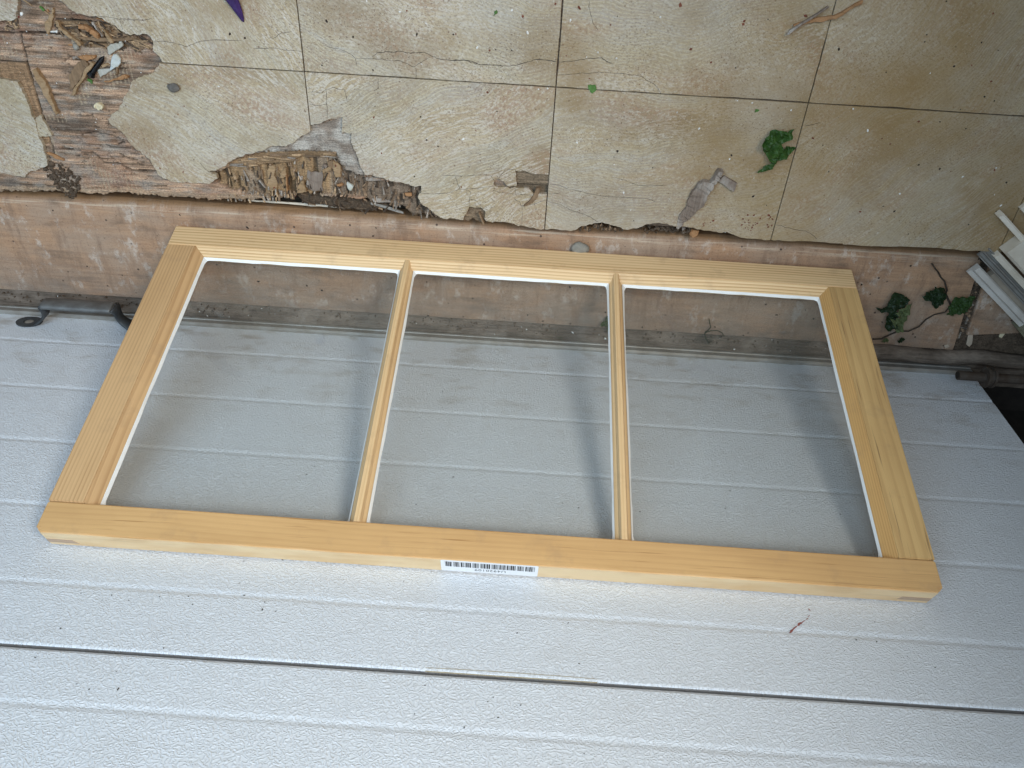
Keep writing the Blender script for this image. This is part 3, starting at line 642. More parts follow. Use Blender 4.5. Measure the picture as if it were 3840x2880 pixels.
# ------------------------------------------------------------------ garage door
door = thing('garage_door', 'white embossed steel garage door with horizontal grooves behind the window sash', 'garage door', (.3, 0, 0))
DX0, DX1 = -.75, 1.2927
def groove(z, dpt=.0008, hw=.0056):
    return [(-dpt * .5 * (1 + math.cos(math.pi * k_ / 7)), z + hw * k_ / 7) for k_ in range(-7, 8)]
zj = .5462
def section(name, za, zb, gs, lip):
    prof = [(-.04, za), (-.006, za), (-.0015, za + .0012), (0, za + .004)]
    for g in gs: prof += groove(g)
    prof += [(0, zb - .0022), (-.0005, zb - .0009), (-.0016, zb - .0002), (-.0026, zb - .0006), (-.006, zb - .004), (-.04, zb - .012)]
    o = profile_x(name, [(y, z) for y, z in prof], DX0 - .3, DX1 - .3, 'door', door, 1)
    return o
section('lower_section', -.004 - .012, zj - .0008, [.0579 + i * .1041 for i in range(5)], 0)
section('upper_section', zj + .0014, 1.25, [.6031 + i * .1041 for i in range(6)], 0)
profile_x('bottom_seal', [(-.03, PZ - .002), (.0035, PZ - .002), (.0062, PZ + .0005), (.0062, PZ + .0038), (.0050, PZ + .0046), (.0050, PZ + .0105), (.0060, PZ + .0112), (.0060, PZ + .0140), (.0035, PZ + .0165), (-.03, PZ + .0165)], DX0 - .3, DX1 - .3 - .002, 'alu', door, 1)
# tan stain in the section joint, red scrape, specks
def door_patch(name, polys, mat, y=.0004):
    bm = bmesh.new()
    for pl_ in polys:
        vs = [bm.verts.new((a - .3, y, b)) for a, b in pl_]
        tri = tessellate_polygon([[Vector((a, b, 0)) for a, b in pl_]])
        for t in tri:
            try: bm.faces.new([vs[i] for i in t])
            except ValueError: pass
    return from_bm(name, bm, mat, door)
a_ = [(.5357,.5455),(.5802,.5458),(.6321,.5464),(.6987,.5465)]
bm = bmesh.new()
for i in range(24):
    xa = a_[0][0] + (a_[-1][0] - a_[0][0]) * i / 24; xb = a_[0][0] + (a_[-1][0] - a_[0][0]) * (i + 1) / 24
    wdt = lambda x: .0012 + .0030 * math.sin(math.pi * min(1, max(0, (x - a_[0][0]) / (a_[-1][0] - a_[0][0])))) ** .5
    vs = [bm.verts.new((x - .3, y, z)) for x, y, z in ((xa, .0002, zj - .0034 - wdt(xa) * .35), (xb, .0002, zj - .0034 - wdt(xb) * .35), (xb, -.0014, zj - .0003), (xa, -.0014, zj - .0003))]
    bm.faces.new(vs)
from_bm('stain', bm, 'stain', door)
sc1 = [(.8957,.4771),(.8983,.4732),(.902,.4701),(.9066,.4674),(.9057,.4692),(.9013,.473),(.8984,.4767)]; sc2 = [(.9067,.4671),(.9102,.4631),(.9135,.4616),(.919,.4577),(.922,.4565),(.9187,.4589),(.9131,.4634),(.9081,.4673)]; sc3 = [(.9236,.4442),(.9251,.445),(.9262,.4476),(.9252,.4474)]; sc4 = [(.9208,.455),(.9238,.4531),(.9231,.4541),(.9211,.4554)]
door_patch('red_scrape', [rough_poly(s_, .0008, 2, i) for i, s_ in enumerate((sc1, sc2, sc3, sc4))], 'scrape')
rs = random.Random(11); pol = []
lst = [(.1131,.4685),(.1795,.485),(.2039,.4915),(.2106,.4849),(.2299,.4898),(.2582,.4832),(.2866,.4803),(.3417,.4747),(.2943,.4895),(.3645,.4812),(.3647,.4903),(.3785,.4911),(.1801,.5265),(.3018,.5245),(.2857,.5405),(.1729,.559),(.2233,.5823),(.2526,.5675),(.2368,.5866),(.2621,.5846),(.3316,.4603),(.367,.4266),(.3269,.4312)] + [(.672,.4823),(.6208,.498),(.5377,.5609),(.6016,.5683),(.5969,.5729),(.6271,.5742),(.5321,.5895),(.6073,.5874),(.5777,.5989),(.6839,.6154)] + [(1.0093,.4953),(.9837,.4803),(.9634,.4796),(.9897,.4564),(1.0324,.5056),(.9487,.4306)] + [(.2612,.3917),(.2843,.3925),(.3078,.3802),(.3594,.2956),(.4758,.3187),(.4968,.3333),(.5352,.2839),(.564,.3173),(.5695,.2169),(.706,.3142),(.759,.3215),(.8618,.3072),(.9989,.3045),(.9547,.291),(.9764,.2824),(.4016,.2824),(.3654,.2811),(.503,.1172),(.668,.3158),(.6868,.3215),(1.1938,.2129),(1.1426,.0599),(-.0676,.0265),(-.0181,.0192)]
lst += [(rs.uniform(-.2, 1.2), rs.uniform(.02, .66)) for _ in range(30)]
for x, z in lst:
    r = rs.choice((.0003, .0004, .0005, .0006)) if (x, z) in lst[-30:] else rs.uniform(.0004, .0008)
    n = 6; el = rs.uniform(1, 2.2); an = rs.uniform(0, 3)
    ring = []
    for kk in range(n):
        t = 2 * math.pi * kk / n; u_, v_ = math.cos(t) * r * el * rs.uniform(.7, 1.2), math.sin(t) * r * rs.uniform(.7, 1.2)
        ring.append((x + u_ * math.cos(an) - v_ * math.sin(an), z + u_ * math.sin(an) + v_ * math.cos(an)))
    pol.append(ring)
stuff(door_patch('dark_specks', pol, 'blk', .0006))

# lift handle: strap bent into a bow, with eyed feet
def handle():
    h = bpy.data.objects.new('lift_handle', None); COL.objects.link(h); h.parent = door
    h.location = (-.3, 0, 0)
    # grip: a shallow channel
    bm = bmesh.new(); n = 9
    x0_, x1_, zc, yc = -.094, .008, .017, .040
    prof = [(-.0135, -.0035), (-.0125, .0005), (-.009, .0030), (0, .0042), (.009, .0030), (.0125, .0005), (.0135, -.0035), (.0115, -.0040), (.0085, .0005), (0, .0016), (-.0085, .0005), (-.0115, -.0040)]
    rings = [[bm.verts.new((x, yc + b, zc + a)) for a, b in prof] for x in (x0_, x0_ + .003, (x0_ + x1_) / 2, x1_ - .003, x1_)]
    for A, B_ in zip(rings, rings[1:]):
        for i in range(len(prof)): bm.faces.new((A[i], A[(i + 1) % len(prof)], B_[(i + 1) % len(prof)], B_[i]))
    bm.faces.new(rings[0][::-1]); bm.faces.new(rings[-1])
    from_bm('grip', bm, 'iron', h, True)
    for s_, xe, xf in ((-1, x0_, -.130), (1, x1_, .044)):
        # strap leg in an S, then the round foot
        path = []
        for i in range(17):
            t = i / 16
            xx = xe + s_ * (.001 + .0035 * math.sin(math.pi * min(1, t * 1.6)) * (1 - t) + .020 * max(0, (t - .30) / .70) ** 1.8)
            yy = yc - .0005 - (yc - .0040) * (t ** 1.15) ** (1 - .25 * t)
            path.append((xx, max(yy, .0022), .017 - .004 * t, .0130 - .0045 * math.sin(math.pi * t)))
        bm = bmesh.new(); L = []
        for i, (x, y, z, hw) in enumerate(path):
            p0 = path[max(0, i - 1)]; p1 = path[min(16, i + 1)]; d = Vector((p1[0] - p0[0], p1[1] - p0[1])).normalized(); nn = Vector((-d.y, d.x)) * .0014
            L.append([bm.verts.new((x + a * nn.x, y + a * nn.y, z + b * hw)) for a, b in ((1, -1), (1.3, 0), (1, 1), (-1, 1), (-.7, 0), (-1, -1))])
        for A, B_ in zip(L, L[1:]):
            for i in range(6): bm.faces.new((A[i], A[(i + 1) % 6], B_[(i + 1) % 6], B_[i]))
        bm.faces.new(L[0][::-1]); bm.faces.new(L[-1])
        from_bm('leg', bm, 'irond', h, True)
        bm = bmesh.new(); c0 = Vector((xf, 0, .0135)); ns = 28
        outer = []; inner = []
        for i in range(ns):
            t = 2 * math.pi * i / ns
            outer.append((c0.x + math.cos(t) * .0190, c0.z + math.sin(t) * .0135)); inner.append((c0.x + math.cos(t) * .0075, c0.z + math.sin(t) * .0065))
        lay = [[bm.verts.new((a, y, b)) for a, b in lst_] for lst_, y in ((outer, .0008), (outer, .0026), (inner, .0032), (inner, .0008))]
        for A, B_ in zip(lay, lay[1:] + lay[:1]):
            for i in range(ns): bm.faces.new((A[i], A[(i + 1) % ns], B_[(i + 1) % ns], B_[i]))
        ft = from_bm('foot', bm, 'irond', h, False)
        bm = bmesh.new(); bmesh.ops.create_uvsphere(bm, u_segments=14, v_segments=7, radius=.0072)
        for v in bm.verts: v.co = Vector((c0.x + v.co.x, .0012 + max(-.001, v.co.y * .28), c0.z + v.co.z * .88))
        from_bm('bolt', bm, 'alu', ft, True)
handle()
# roller shaft and bracket at the door's lower corner
bm = bmesh.new(); tube(bm, [(1.238 - .3, .030, .039), (1.30 - .3, .030, .040), (1.50 - .3, .030, .041)], .0068, 14); ro = from_bm('roller_shaft', bm, 'rod', door, False)
bm = bmesh.new(); tube(bm, [(1.2372 - .3, .030, .039), (1.2385 - .3, .030, .039)], .0046, 12); from_bm('bore', bm, 'dark', ro)
bm = bmesh.new()
for xa, xb, r in ((1.276, 1.279, .0150), (1.279, 1.285, .0125), (1.285, 1.288, .0150)): tube(bm, [(xa - .3, .030, .0395), (xb - .3, .030, .0397)], r, 22)
from_bm('roller_wheel', bm, 'rod', ro)

jb = box_obj('void_block', (DX1 + .004, -.30, -.06), (1.9, -.10, 1.3), 'dark', None, 0); struct(jb)  # added near-black block standing in for the deep shade past the door edge

# ------------------------------------------------------------------ window sash
e1, e2v, e3v = [Vector(v) for v in ([0.999997, 0.0, 0.002645], [-0.002537, -0.28285, 0.959161], [0.000748, -0.959164, -0.282849])]
sash = thing('window_sash', 'new unpainted pine window sash with three panes leaning on the white door', 'window sash')
mx = Matrix.Identity(4)
for i, a in enumerate((e1, -e2v, -e3v)):
    for r_ in range(3): mx[r_][i] = a[r_]
mx.translation = Vector((.1148, .1644 - .0020, -.0136)); sash.matrix_world = mx
SW, SH, ST = .9447, .4676, .030
RW, SF = .0362, .0387        # rail face, stile face
BI = .4315                   # inner edge of the wide rail
MD, MW = .0125, .0120        # moulding depth and run
GL = -.0130                  # glass top surface
def mesh_part(name, verts, faces, mat, parent=sash, bevel=0, smooth=False):
    bm = bmesh.new(); vs = [bm.verts.new(v) for v in verts]
    for f in faces: bm.faces.new([vs[i] for i in f])
    if bevel:
        es = [e_ for e_ in bm.edges if len(e_.link_faces) == 2 and e_.calc_face_angle(0) > .5]
        bmesh.ops.bevel(bm, geom=es, offset=bevel, segments=2, affect='EDGES', profile=.5)
    return from_bm(name, bm, mat, parent, smooth)

# narrow rail: profile in (y, z), moulding coped between the stiles
def narrow_rail():
    # outer block full width, then moulding between mitres
    A = [(0, 0), (0, -ST), (-RW, -ST), (-RW, 0)]
    bm = bmesh.new(); add_box(bm, (0, -RW, -ST), (SW, 0, 0), None, 0)
    es = [e_ for e_ in bm.edges]
    bmesh.ops.bevel(bm, geom=es, offset=.0012, segments=2, affect='EDGES')
    o = from_bm('narrow_rail', bm, 'top', sash)
    x0_, x1_ = SF, SW - SF
    v = [(x0_, -RW - .0002, -.0004), (x1_, -RW - .0002, -.0004), (x1_ - MW, -RW - MW, -MD + .003), (x0_ + MW, -RW - MW, -MD + .003), (x1_ - MW - .001, -RW - MW - .001, -MD - .002), (x0_ + MW + .001, -RW - MW - .001, -MD - .002), (x0_, -RW, -MD - .002), (x1_, -RW, -MD - .002)]
    f = [(0, 1, 2, 3), (3, 2, 4, 5), (0, 3, 5, 6), (1, 7, 4, 2), (6, 5, 4, 7)]
    mesh_part('moulding', v, f, 'top', o)
narrow_rail()

bm = bmesh.new(); add_box(bm, (0, -SH, -ST), (SW, -BI, 0))
def near(e_, f_): return all(f_(v.co) for v in e_.verts)
es = [e_ for e_ in bm.edges if near(e_, lambda c_: c_.y < -SH + .001)]
corner = [e_ for e_ in bm.edges if near(e_, lambda c_: c_.y < -SH + .001 and (c_.x < .001)) or near(e_, lambda c_: c_.y < -SH + .001 and c_.x > SW - .001)]
bmesh.ops.bevel(bm, geom=corner, offset=.0045, segments=4, affect='EDGES')
es = [e_ for e_ in bm.edges if e_.calc_face_angle(0) > .6]
bmesh.ops.bevel(bm, geom=es, offset=.0016, segments=2, affect='EDGES')
wide = from_bm('wide_rail', bm, 'bot', sash)
for xa, xb in ((.0062, .0385), (SW - .0395, SW - .0062)):
    v = [(xa, -SH - .0003, -.0155), (xb - .005, -SH - .0003, -.0155), (xb, -SH - .0003, -.0235), (xa, -SH - .0003, -.0235), (xa, -SH + .004, -.0155), (xb, -SH + .004, -.0155), (xb, -SH + .004, -.0235), (xa, -SH + .004, -.0235)]
    if xa > .5: v[0], v[1], v[2], v[3] = (xa + .003, -SH - .0003, -.0155), (xb, -SH - .0003, -.0155), (xb, -SH - .0003, -.0235), (xa, -SH - .0003, -.0235)
    mesh_part('tenon_end', v, [(0, 1, 2, 3), (0, 4, 5, 1), (1, 5, 6, 2), (2, 6, 7, 3), (3, 7, 4, 0)], 'end', wide)

for s_ in (0, 1):
    fx_ = (lambda x: x) if s_ == 0 else (lambda x: SW - x)
    ya, yb = -RW - .0004, -BI + .0005
    # body
    bm = bmesh.new(); lo, hi = sorted((fx_(0), fx_(SF)))
    add_box(bm, (lo, yb, -ST), (hi, ya, 0)); bmesh.ops.bevel(bm, geom=[e_ for e_ in bm.edges], offset=.0009, segments=2, affect='EDGES')
    o = from_bm('stile', bm, 'sl' if s_ == 0 else 'sr', sash)
    xs = [fx_(SF + .0002), fx_(SF + MW), fx_(SF + MW + .001)]
    v = [(xs[0], ya, -.0004), (xs[1], ya - MW, -MD + .003), (xs[2], ya - MW - .001, -MD - .002), (xs[0], ya, -MD - .002), (xs[0], yb, -.0004), (xs[1], yb, -MD + .003), (xs[2], yb, -MD - .002), (xs[0], yb, -MD - .002)]
    mesh_part('moulding', v, [(0, 4, 5, 1), (1, 5, 6, 2), (0, 1, 2, 3), (4, 7, 6, 5), (3, 2, 6, 7)], 'sl' if s_ == 0 else 'srm', o)

MX = (.3300, .6160)
for xm in MX:
    pr = [(-.0092, -.0150), (-.0092, -.0112), (-.0078, -.0092), (-.0052, -.0068), (-.0048, -.0050), (-.0034, -.0014), (-.0026, -.0008), (.0026, -.0008), (.0034, -.0014), (.0048, -.0050), (.0052, -.0068), (.0078, -.0092), (.0092, -.0112), (.0092, -.0150), (.0035, -.0160), (.0035, -.0290), (-.0035, -.0290), (-.0035, -.0160)]
    vs = []; n = len(pr)
    for y in (0, 1):
        for a, b in pr:
            # the upper end is scribed to the rail's moulding slope
            top = -RW - max(0, min(MW, (-b - .0004) * 1.20)) + .0004
            vs.append((xm + a, top if y == 0 else -BI + .0004, b))
    fs = [(i, (i + 1) % n, n + (i + 1) % n, n + i) for i in range(n)] + [tuple(range(n))[::-1], tuple(range(n, 2 * n))]
    mesh_part('muntin', vs, fs, 'mun')

# panes with a bead of white putty along the edges
cols = [(SF + MW + .0002, MX[0] - .0092), (MX[0] + .0092, MX[1] - .0092), (MX[1] + .0092, SW - SF - MW - .0002)]
rp = random.Random(4)
for (xa, xb) in cols:
    yt, yb = -RW - MW - .0002, -BI - .004
    bm = bmesh.new(); add_box(bm, (xa - .003, yb, GL - .003), (xb + .003, yt + .004, GL))
    pane = from_bm('pane', bm, 'glass', sash)
    bm = bmesh.new()
    def bead(p0, p1, inward, wd):
        n = 40; L = []
        for i in range(n + 1):
            t = i / n; p = Vector(p0).lerp(Vector(p1), t)
            ww = wd * (1 + .28 * (vnoise(np.array(t * 9 + p.x * 31), np.array(p.y * 17), 2) - .5) * 2 + rp.uniform(-.05, .05)) * (1.0 + 1.1 * max(0, 1 - min(t, 1 - t) * 40))
            q_ = p + Vector(inward) * ww
            L.append([bm.verts.new((p.x, p.y, GL + .0034)), bm.verts.new((p.x * .4 + q_.x * .6, p.y * .4 + q_.y * .6, GL + .0018)), bm.verts.new((q_.x, q_.y, GL + .0002))])
        for A, B_ in zip(L, L[1:]):
            bm.faces.new((A[0], B_[0], B_[1], A[1])); bm.faces.new((A[1], B_[1], B_[2], A[2]))
    bead((xa, yt, 0), (xb, yt, 0), (0, -1, 0), .0026)
    bead((xa, yt, 0), (xa, -BI, 0), (1, 0, 0), .0026)
    bead((xb, yt, 0), (xb, -BI, 0), (-1, 0, 0), .0020)
    from_bm('putty', bm, 'putty', pane, True)

# bar code label on the outer edge of the wide rail
LX0, LX1, LZ0, LZ1 = .4240, .5260, -.0278, -.0012
YL = -SH - .0004
bm = bmesh.new(); pts = []
for cx, cz, a0 in ((LX1 - .002, LZ1 - .002, 0), (LX0 + .002, LZ1 - .002, 90), (LX0 + .002, LZ0 + .002, 180), (LX1 - .002, LZ0 + .002, 270)):
    for kk in range(6): t = R(a0 + kk * 18); pts.append((cx + .002 * math.cos(t), cz + .002 * math.sin(t)))
vs = [bm.verts.new((a, YL, b)) for a, b in pts]; bm.faces.new(vs); vs2 = [bm.verts.new((a, YL + .0003, b)) for a, b in pts]
for i in range(len(vs)): bm.faces.new((vs[i], vs2[i], vs2[(i + 1) % len(vs)], vs[(i + 1) % len(vs)]))
lab = from_bm('barcode_label', bm, 'label', sash)
bm = bmesh.new(); xb_ = .4286; pat = "1,1 3,1 2,1 3,1 1,3 1,1 1,1 3,1 2,1 1,3 3,1 1,1 1,2 1,1 3,1 2,1 3,3 1,1 1,1 3,1 1,1 1,1 1,3 1,1 2,1 1,1 3,1 1,1 3,1 3,3 1,1 1,1 3,1 2,1 1,1 1,2 3,1 1,1 1,1 3,1 1,2 3,1 1,1 1,1 3,1 3,1 2,3 1,1 2,1 3,1 1,1 1,1 1,3 3,1 1,1 1,1 3,1 2,1 1,2 1,0"
tot = sum(int(a) + int(b) for a, b in (p_.split(',') for p_ in pat.split())); un = (.5222 - xb_) / tot
for p_ in pat.split():
    a, b = map(int, p_.split(','))
    f_ = [bm.verts.new((x, YL - .00012, z)) for x, z in ((xb_, -.0040), (xb_ + a * un, -.0040), (xb_ + a * un, -.0158), (xb_, -.0158))]
    bm.faces.new(f_); xb_ += (a + b) * un
from_bm('barcode', bm, 'ink', lab)
cu = bpy.data.curves.new('serial_number', 'FONT'); cu.body = 'U4920109'; cu.size = .0072; cu.align_x = 'CENTER'; cu.space_character = 1.12
to = bpy.data.objects.new('tmp_text', cu); COL.objects.link(to)
dg = bpy.context.evaluated_depsgraph_get(); tm = bpy.data.meshes.new_from_object(to.evaluated_get(dg)); bpy.data.objects.remove(to)
tm.name = 'serial_number'; tm.materials.clear(); tm.materials.append(M['ink'])
for v in tm.vertices: a, b = v.co.x, v.co.y; v.co = (.4758 - a * 1.0, YL - .00012, -.0180 - (.0052 - b * 1.0) * 0 - b - .0005)
tn = bpy.data.objects.new('serial_number', tm); COL.objects.link(tn); tn.parent = lab

# ------------------------------------------------------------------ loose things
def chip(name, pts, z0, h, mat, label, cat, group=None, amt=.0012, n=2, tilt=.0, seed=0):
    """a splintered piece: rough outline, uneven top"""
    rr = random.Random(seed + 7); cx = sum(p[0] for p in pts) / len(pts); cy = sum(p[1] for p in pts) / len(pts)
    out = rough_poly(pts, amt, n, seed); ax, ay = rr.uniform(-tilt, tilt), rr.uniform(-tilt, tilt)
    bm = bmesh.new()
    prism(bm, [(a - cx, b - cy) for a, b in out], 0, h, 0, lambda a, b: h * (.75 + .5 * rr.random()) + a * ax + b * ay)
    bmesh.ops.bevel(bm, geom=[e_ for e_ in bm.edges if e_.is_manifold and e_.calc_face_angle(0) > 1.0], offset=min(.0005, h * .25), segments=1, affect='EDGES')
    o = from_bm(name, bm, mat); o.location = (cx, cy, z0)
    return tag(o, label, cat, group)

PLY = -.0056
pile = 'wood scraps on the torn patch of floor'
chip('wood_chip', [(.0351,.4398),(.0344,.4352),(.0291,.4251),(.0232,.4135),(.0188,.4085),(.018,.4105),(.0177,.4132),(.0172,.4172),(.0208,.424),(.0266,.4309),(.0321,.437)], PLY, .004, 'chip_a', 'flat tan wood chip standing apart nearest the top left of the torn patch', 'wood chip', pile, seed=1)
chip('wood_stick', [(.0329,.4247),(.0357,.4258),(.0376,.4203),(.0436,.414),(.0491,.4083),(.0577,.4006),(.0556,.3985),(.0513,.401),(.0434,.4086),(.0354,.4155),(.0334,.4207)], PLY, .006, 'chip_a', 'straight tan stick lying diagonally from the chip pile to the grey pebble', 'stick', pile, seed=2)
chip('wood_chip', [(.06,.4232),(.0677,.4227),(.0751,.4185),(.0829,.4143),(.081,.4088),(.0757,.4105),(.0712,.4149),(.0663,.418),(.0602,.4189)], PLY, .007, 'chip_o', 'orange brown splinter in the middle of the chip pile under the torn tile edge', 'wood chip', pile, seed=3)
chip('wood_stick', [(.0783,.4273),(.08,.427),(.0817,.4215),(.0876,.4118),(.0853,.411),(.0809,.4188),(.0777,.4239)], PLY + .003, .004, 'chip_g', 'thin grey stick crossing the orange splinter in the chip pile', 'stick', pile, seed=4)
chip('wood_stick', [(.089,.4193),(.0913,.4174),(.0975,.4057),(.095,.4042),(.0913,.4094),(.0882,.4179)], PLY + .001, .005, 'chip_a', 'short tan stick pointing at the large grey tile shard', 'stick', pile, seed=5)
chip('wood_splinter', [(.0528,.4085),(.0707,.4082),(.0926,.4088),(.1111,.4105),(.1255,.4134),(.1292,.4109),(.1065,.4069),(.088,.4051),(.0625,.4047)], PLY, .004, 'chip_b', 'long brown splinter lying sideways above the large grey tile shard', 'splinter', pile, seed=6)
chip('tile_shard', [(.087,.3989),(.0924,.4027),(.0987,.4044),(.1017,.4035),(.1034,.406),(.1065,.4069),(.1079,.4036),(.1073,.4015),(.1003,.397),(.0944,.3939),(.0875,.3897),(.0864,.3914)], PLY + .001, .003, 'shard', 'larger grey broken tile shard below the chip pile', 'tile shard', 'tile shards on the torn patch', .0006, 1, seed=7)
chip('tile_shard', [(.0929,.3911),(.0968,.392),(.1004,.3859),(.0989,.3817),(.0942,.3765),(.0894,.3748),(.084,.3713),(.0849,.3759),(.0885,.3852)], PLY + .001, .003, 'shard2', 'pale blue grey tile shard with a yellowish smear right of the black screw', 'tile shard', 'tile shards on the torn patch', .0006, 1, seed=8)
chip('tile_shard', [(.0679,.3721),(.0832,.3737),(.0835,.3709),(.0778,.3677),(.0735,.3654),(.0689,.3622),(.0675,.3678)], PLY, .003, 'shard', 'small dull tile shard just below the head end of the black screw', 'tile shard', 'tile shards on the torn patch', .0006, 1, seed=9)
chip('wood_chip', [(.0484,.3864),(.0578,.3883),(.0697,.389),(.0704,.3863),(.066,.3836),(.0561,.3823),(.0513,.3838)], PLY, .005, 'chip_o', 'short orange wood chip lying crosswise above the two long brown pieces', 'wood chip', pile, seed=10)
chip('wood_chip', [(.0407,.3852),(.0485,.3867),(.049,.3833),(.0418,.3815)], PLY, .003, 'chip_g', 'small grey chip touching the left end of the crosswise orange chip', 'wood chip', pile, seed=30)
chip('wood_slab', [(.0509,.3823),(.0541,.3832),(.0587,.3786),(.052,.3683),(.0405,.3569),(.0288,.3454),(.0255,.3466),(.0298,.3635),(.0406,.3747)], PLY, .004, 'chip_b', 'broad dark brown splintered slab left of the black screw', 'wood slab', pile, .002, seed=11)
chip('wood_stick', [(.0647,.3818),(.0686,.3799),(.0585,.3701),(.0454,.3558),(.0307,.3389),(.0253,.3385),(.0367,.3517),(.052,.3683)], PLY + .002, .006, 'chip_a', 'long tan stick lying along the broad brown slab beside the black screw', 'stick', pile, seed=12)
chip('wood_stick', [(-.0127,.3672),(-.0079,.3697),(-.0047,.3623),(-.0006,.3503),(.0014,.3364),(.004,.3158),(-.0001,.3131),(-.0026,.3234),(-.0076,.3437)], PLY, .007, 'chip_a', 'lone long brown stick lying beside the dark seam at left', 'stick', pile, seed=13)
chip('wood_splinter', [(.0724,.3588),(.0876,.3626),(.1008,.3677),(.1046,.3665),(.1035,.3636),(.0948,.3616),(.083,.3591),(.0743,.3574)], PLY, .005, 'chip_o', 'orange root-like splinter below the tile shards', 'splinter', pile, seed=14)
chip('wood_chip', [(.0907,.377),(.0961,.378),(.0922,.3686),(.0871,.3662)], PLY, .003, 'chip_b', 'small brown chip between the pale shard and the orange root-like splinter', 'wood chip', pile, seed=15)
chip('wood_chip', [(.0725,.378),(.0819,.38),(.0841,.3773),(.0743,.3739)], PLY, .003, 'chip_a', 'small tan chip tucked between the black screw and the pale tile shard', 'wood chip', pile, seed=16)
chip('wood_chip', [(.0382,.3985),(.0422,.3997),(.0455,.3986),(.0435,.397),(.04,.3972)], PLY, .002, 'chip_o', 'tiny orange sliver left of the grey pebble on the torn patch', 'wood chip', pile, .0005, 1, seed=17)
chip('wood_splinter', [(-.0314,.2616),(-.027,.2622),(-.0092,.2538),(-.011,.2507),(-.0181,.2527)], PLY, .003, 'chip_o', 'orange brown sliver beside the corner of the left tile remnant', 'splinter', pile, seed=18)
chip('wood_splinter', [(-.0017,.4461),(.0001,.4462),(.0087,.4403),(.0079,.439),(.0069,.4401)], PLY, .002, 'chip_a', 'thin pale straw at the very top left of the torn patch', 'splinter', pile, .0004, 1, seed=19)
chip('wood_splinter', [(.0208,.4351),(.0219,.4352),(.0273,.4308),(.0259,.4299)], PLY, .002, 'chip_a', 'thin pale sliver leading to the flat tan wood chip', 'splinter', pile, .0004, 1, seed=20)
chip('wood_splinter', [(.0823,.4314),(.091,.4293),(.1008,.4259),(.0997,.4245),(.0898,.4276),(.0827,.4301)], PLY, .003, 'chip_o', 'narrow orange splinter hugging the torn edge of the upper tile', 'splinter', pile, seed=21)
chip('wood_chip', [(.0251,.4373),(.027,.4368),(.0274,.4335),(.025,.4337)], PLY, .002, 'chip_o', 'tiny orange chip beside the green leaf bit at top left', 'wood chip', pile, .0005, 1, seed=22)
chip('white_stick', [(.0216,.4129),(.0289,.4132),(.0315,.4145),(.0301,.4112),(.0271,.4118),(.0215,.4115)], PLY, .003, 'white', 'little white stick under the flat tan wood chip', 'stick', None, .0005, 1, seed=23)
chip('white_chip', [(-.0082,.4312),(-.0056,.4326),(-.0046,.4298),(-.0064,.428),(-.008,.4288)], PLY, .003, 'white', 'round white chip near the top left tile corner', 'chip', None, .0004, 1, seed=24)
chip('blue_scrap', [(.0636,.4378),(.0681,.4389),(.0732,.4368),(.0697,.4348),(.0647,.4347)], PLY, .003, 'blue', 'bright blue scrap caught under the torn upper tile edge', 'scrap', None, .0008, 2, seed=25)
chip('red_scrap', [(-.0169,.4268),(-.0136,.4281),(-.0103,.4273),(-.0116,.4254),(-.016,.425)], PLY, .002, 'red', 'dark red scrap beside the round white chip', 'scrap', None, .0006, 2, seed=26)
chip('cream_crumb', [(.0538,.3301),(.0583,.3319),(.063,.3283),(.0608,.3233),(.0556,.3222),(.0524,.3252)], PLY, .006, 'cream', 'pale cream crumb alone on the bare grey plywood', 'crumb', None, .0012, 2, .2, seed=27)
chip('leaf_bit', [(.0179,.4405),(.0209,.4396),(.0232,.4359),(.0206,.4344),(.0181,.4375)], PLY, .003, 'bit', 'green leaf bit near the top left wood chips', 'leaf bit', 'green leaf bits', .0008, 2, .2, seed=28)
chip('leaf_bit', [(.052,.3605),(.0567,.3586),(.0566,.3543),(.0543,.354),(.0514,.3583)], PLY, .003, 'bit', 'curled green leaf bit below the long tan stick', 'leaf bit', 'green leaf bits', .0008, 2, .2, seed=29)
chip('leaf_bit', [(.6671,.3905),(.6699,.3915),(.6762,.3913),(.6783,.3863),(.6758,.383),(.6734,.3809),(.6709,.3821),(.669,.3851)], .0002, .0015, 'bit', 'green leaf bit lying across the tile joint at the middle', 'leaf bit', 'green leaf bits', .0006, 2, .1, seed=31)
chip('leaf_bit', [(.5513,.46),(.5515,.4652),(.5545,.4673),(.5561,.4646),(.5528,.4624)], .0002, .0015, 'bit', 'small green leaf bit on the upper tile near the top edge', 'leaf bit', 'green leaf bits', .0006, 2, .1, seed=32)
chip('leaf_bit', [(.8726,.3701),(.8725,.3745),(.8776,.3739),(.8757,.3715)], .0002, .001, 'bit', 'tiny green leaf bit just above the big green leaf', 'leaf bit', 'green leaf bits', .0006, 1, .1, seed=33)

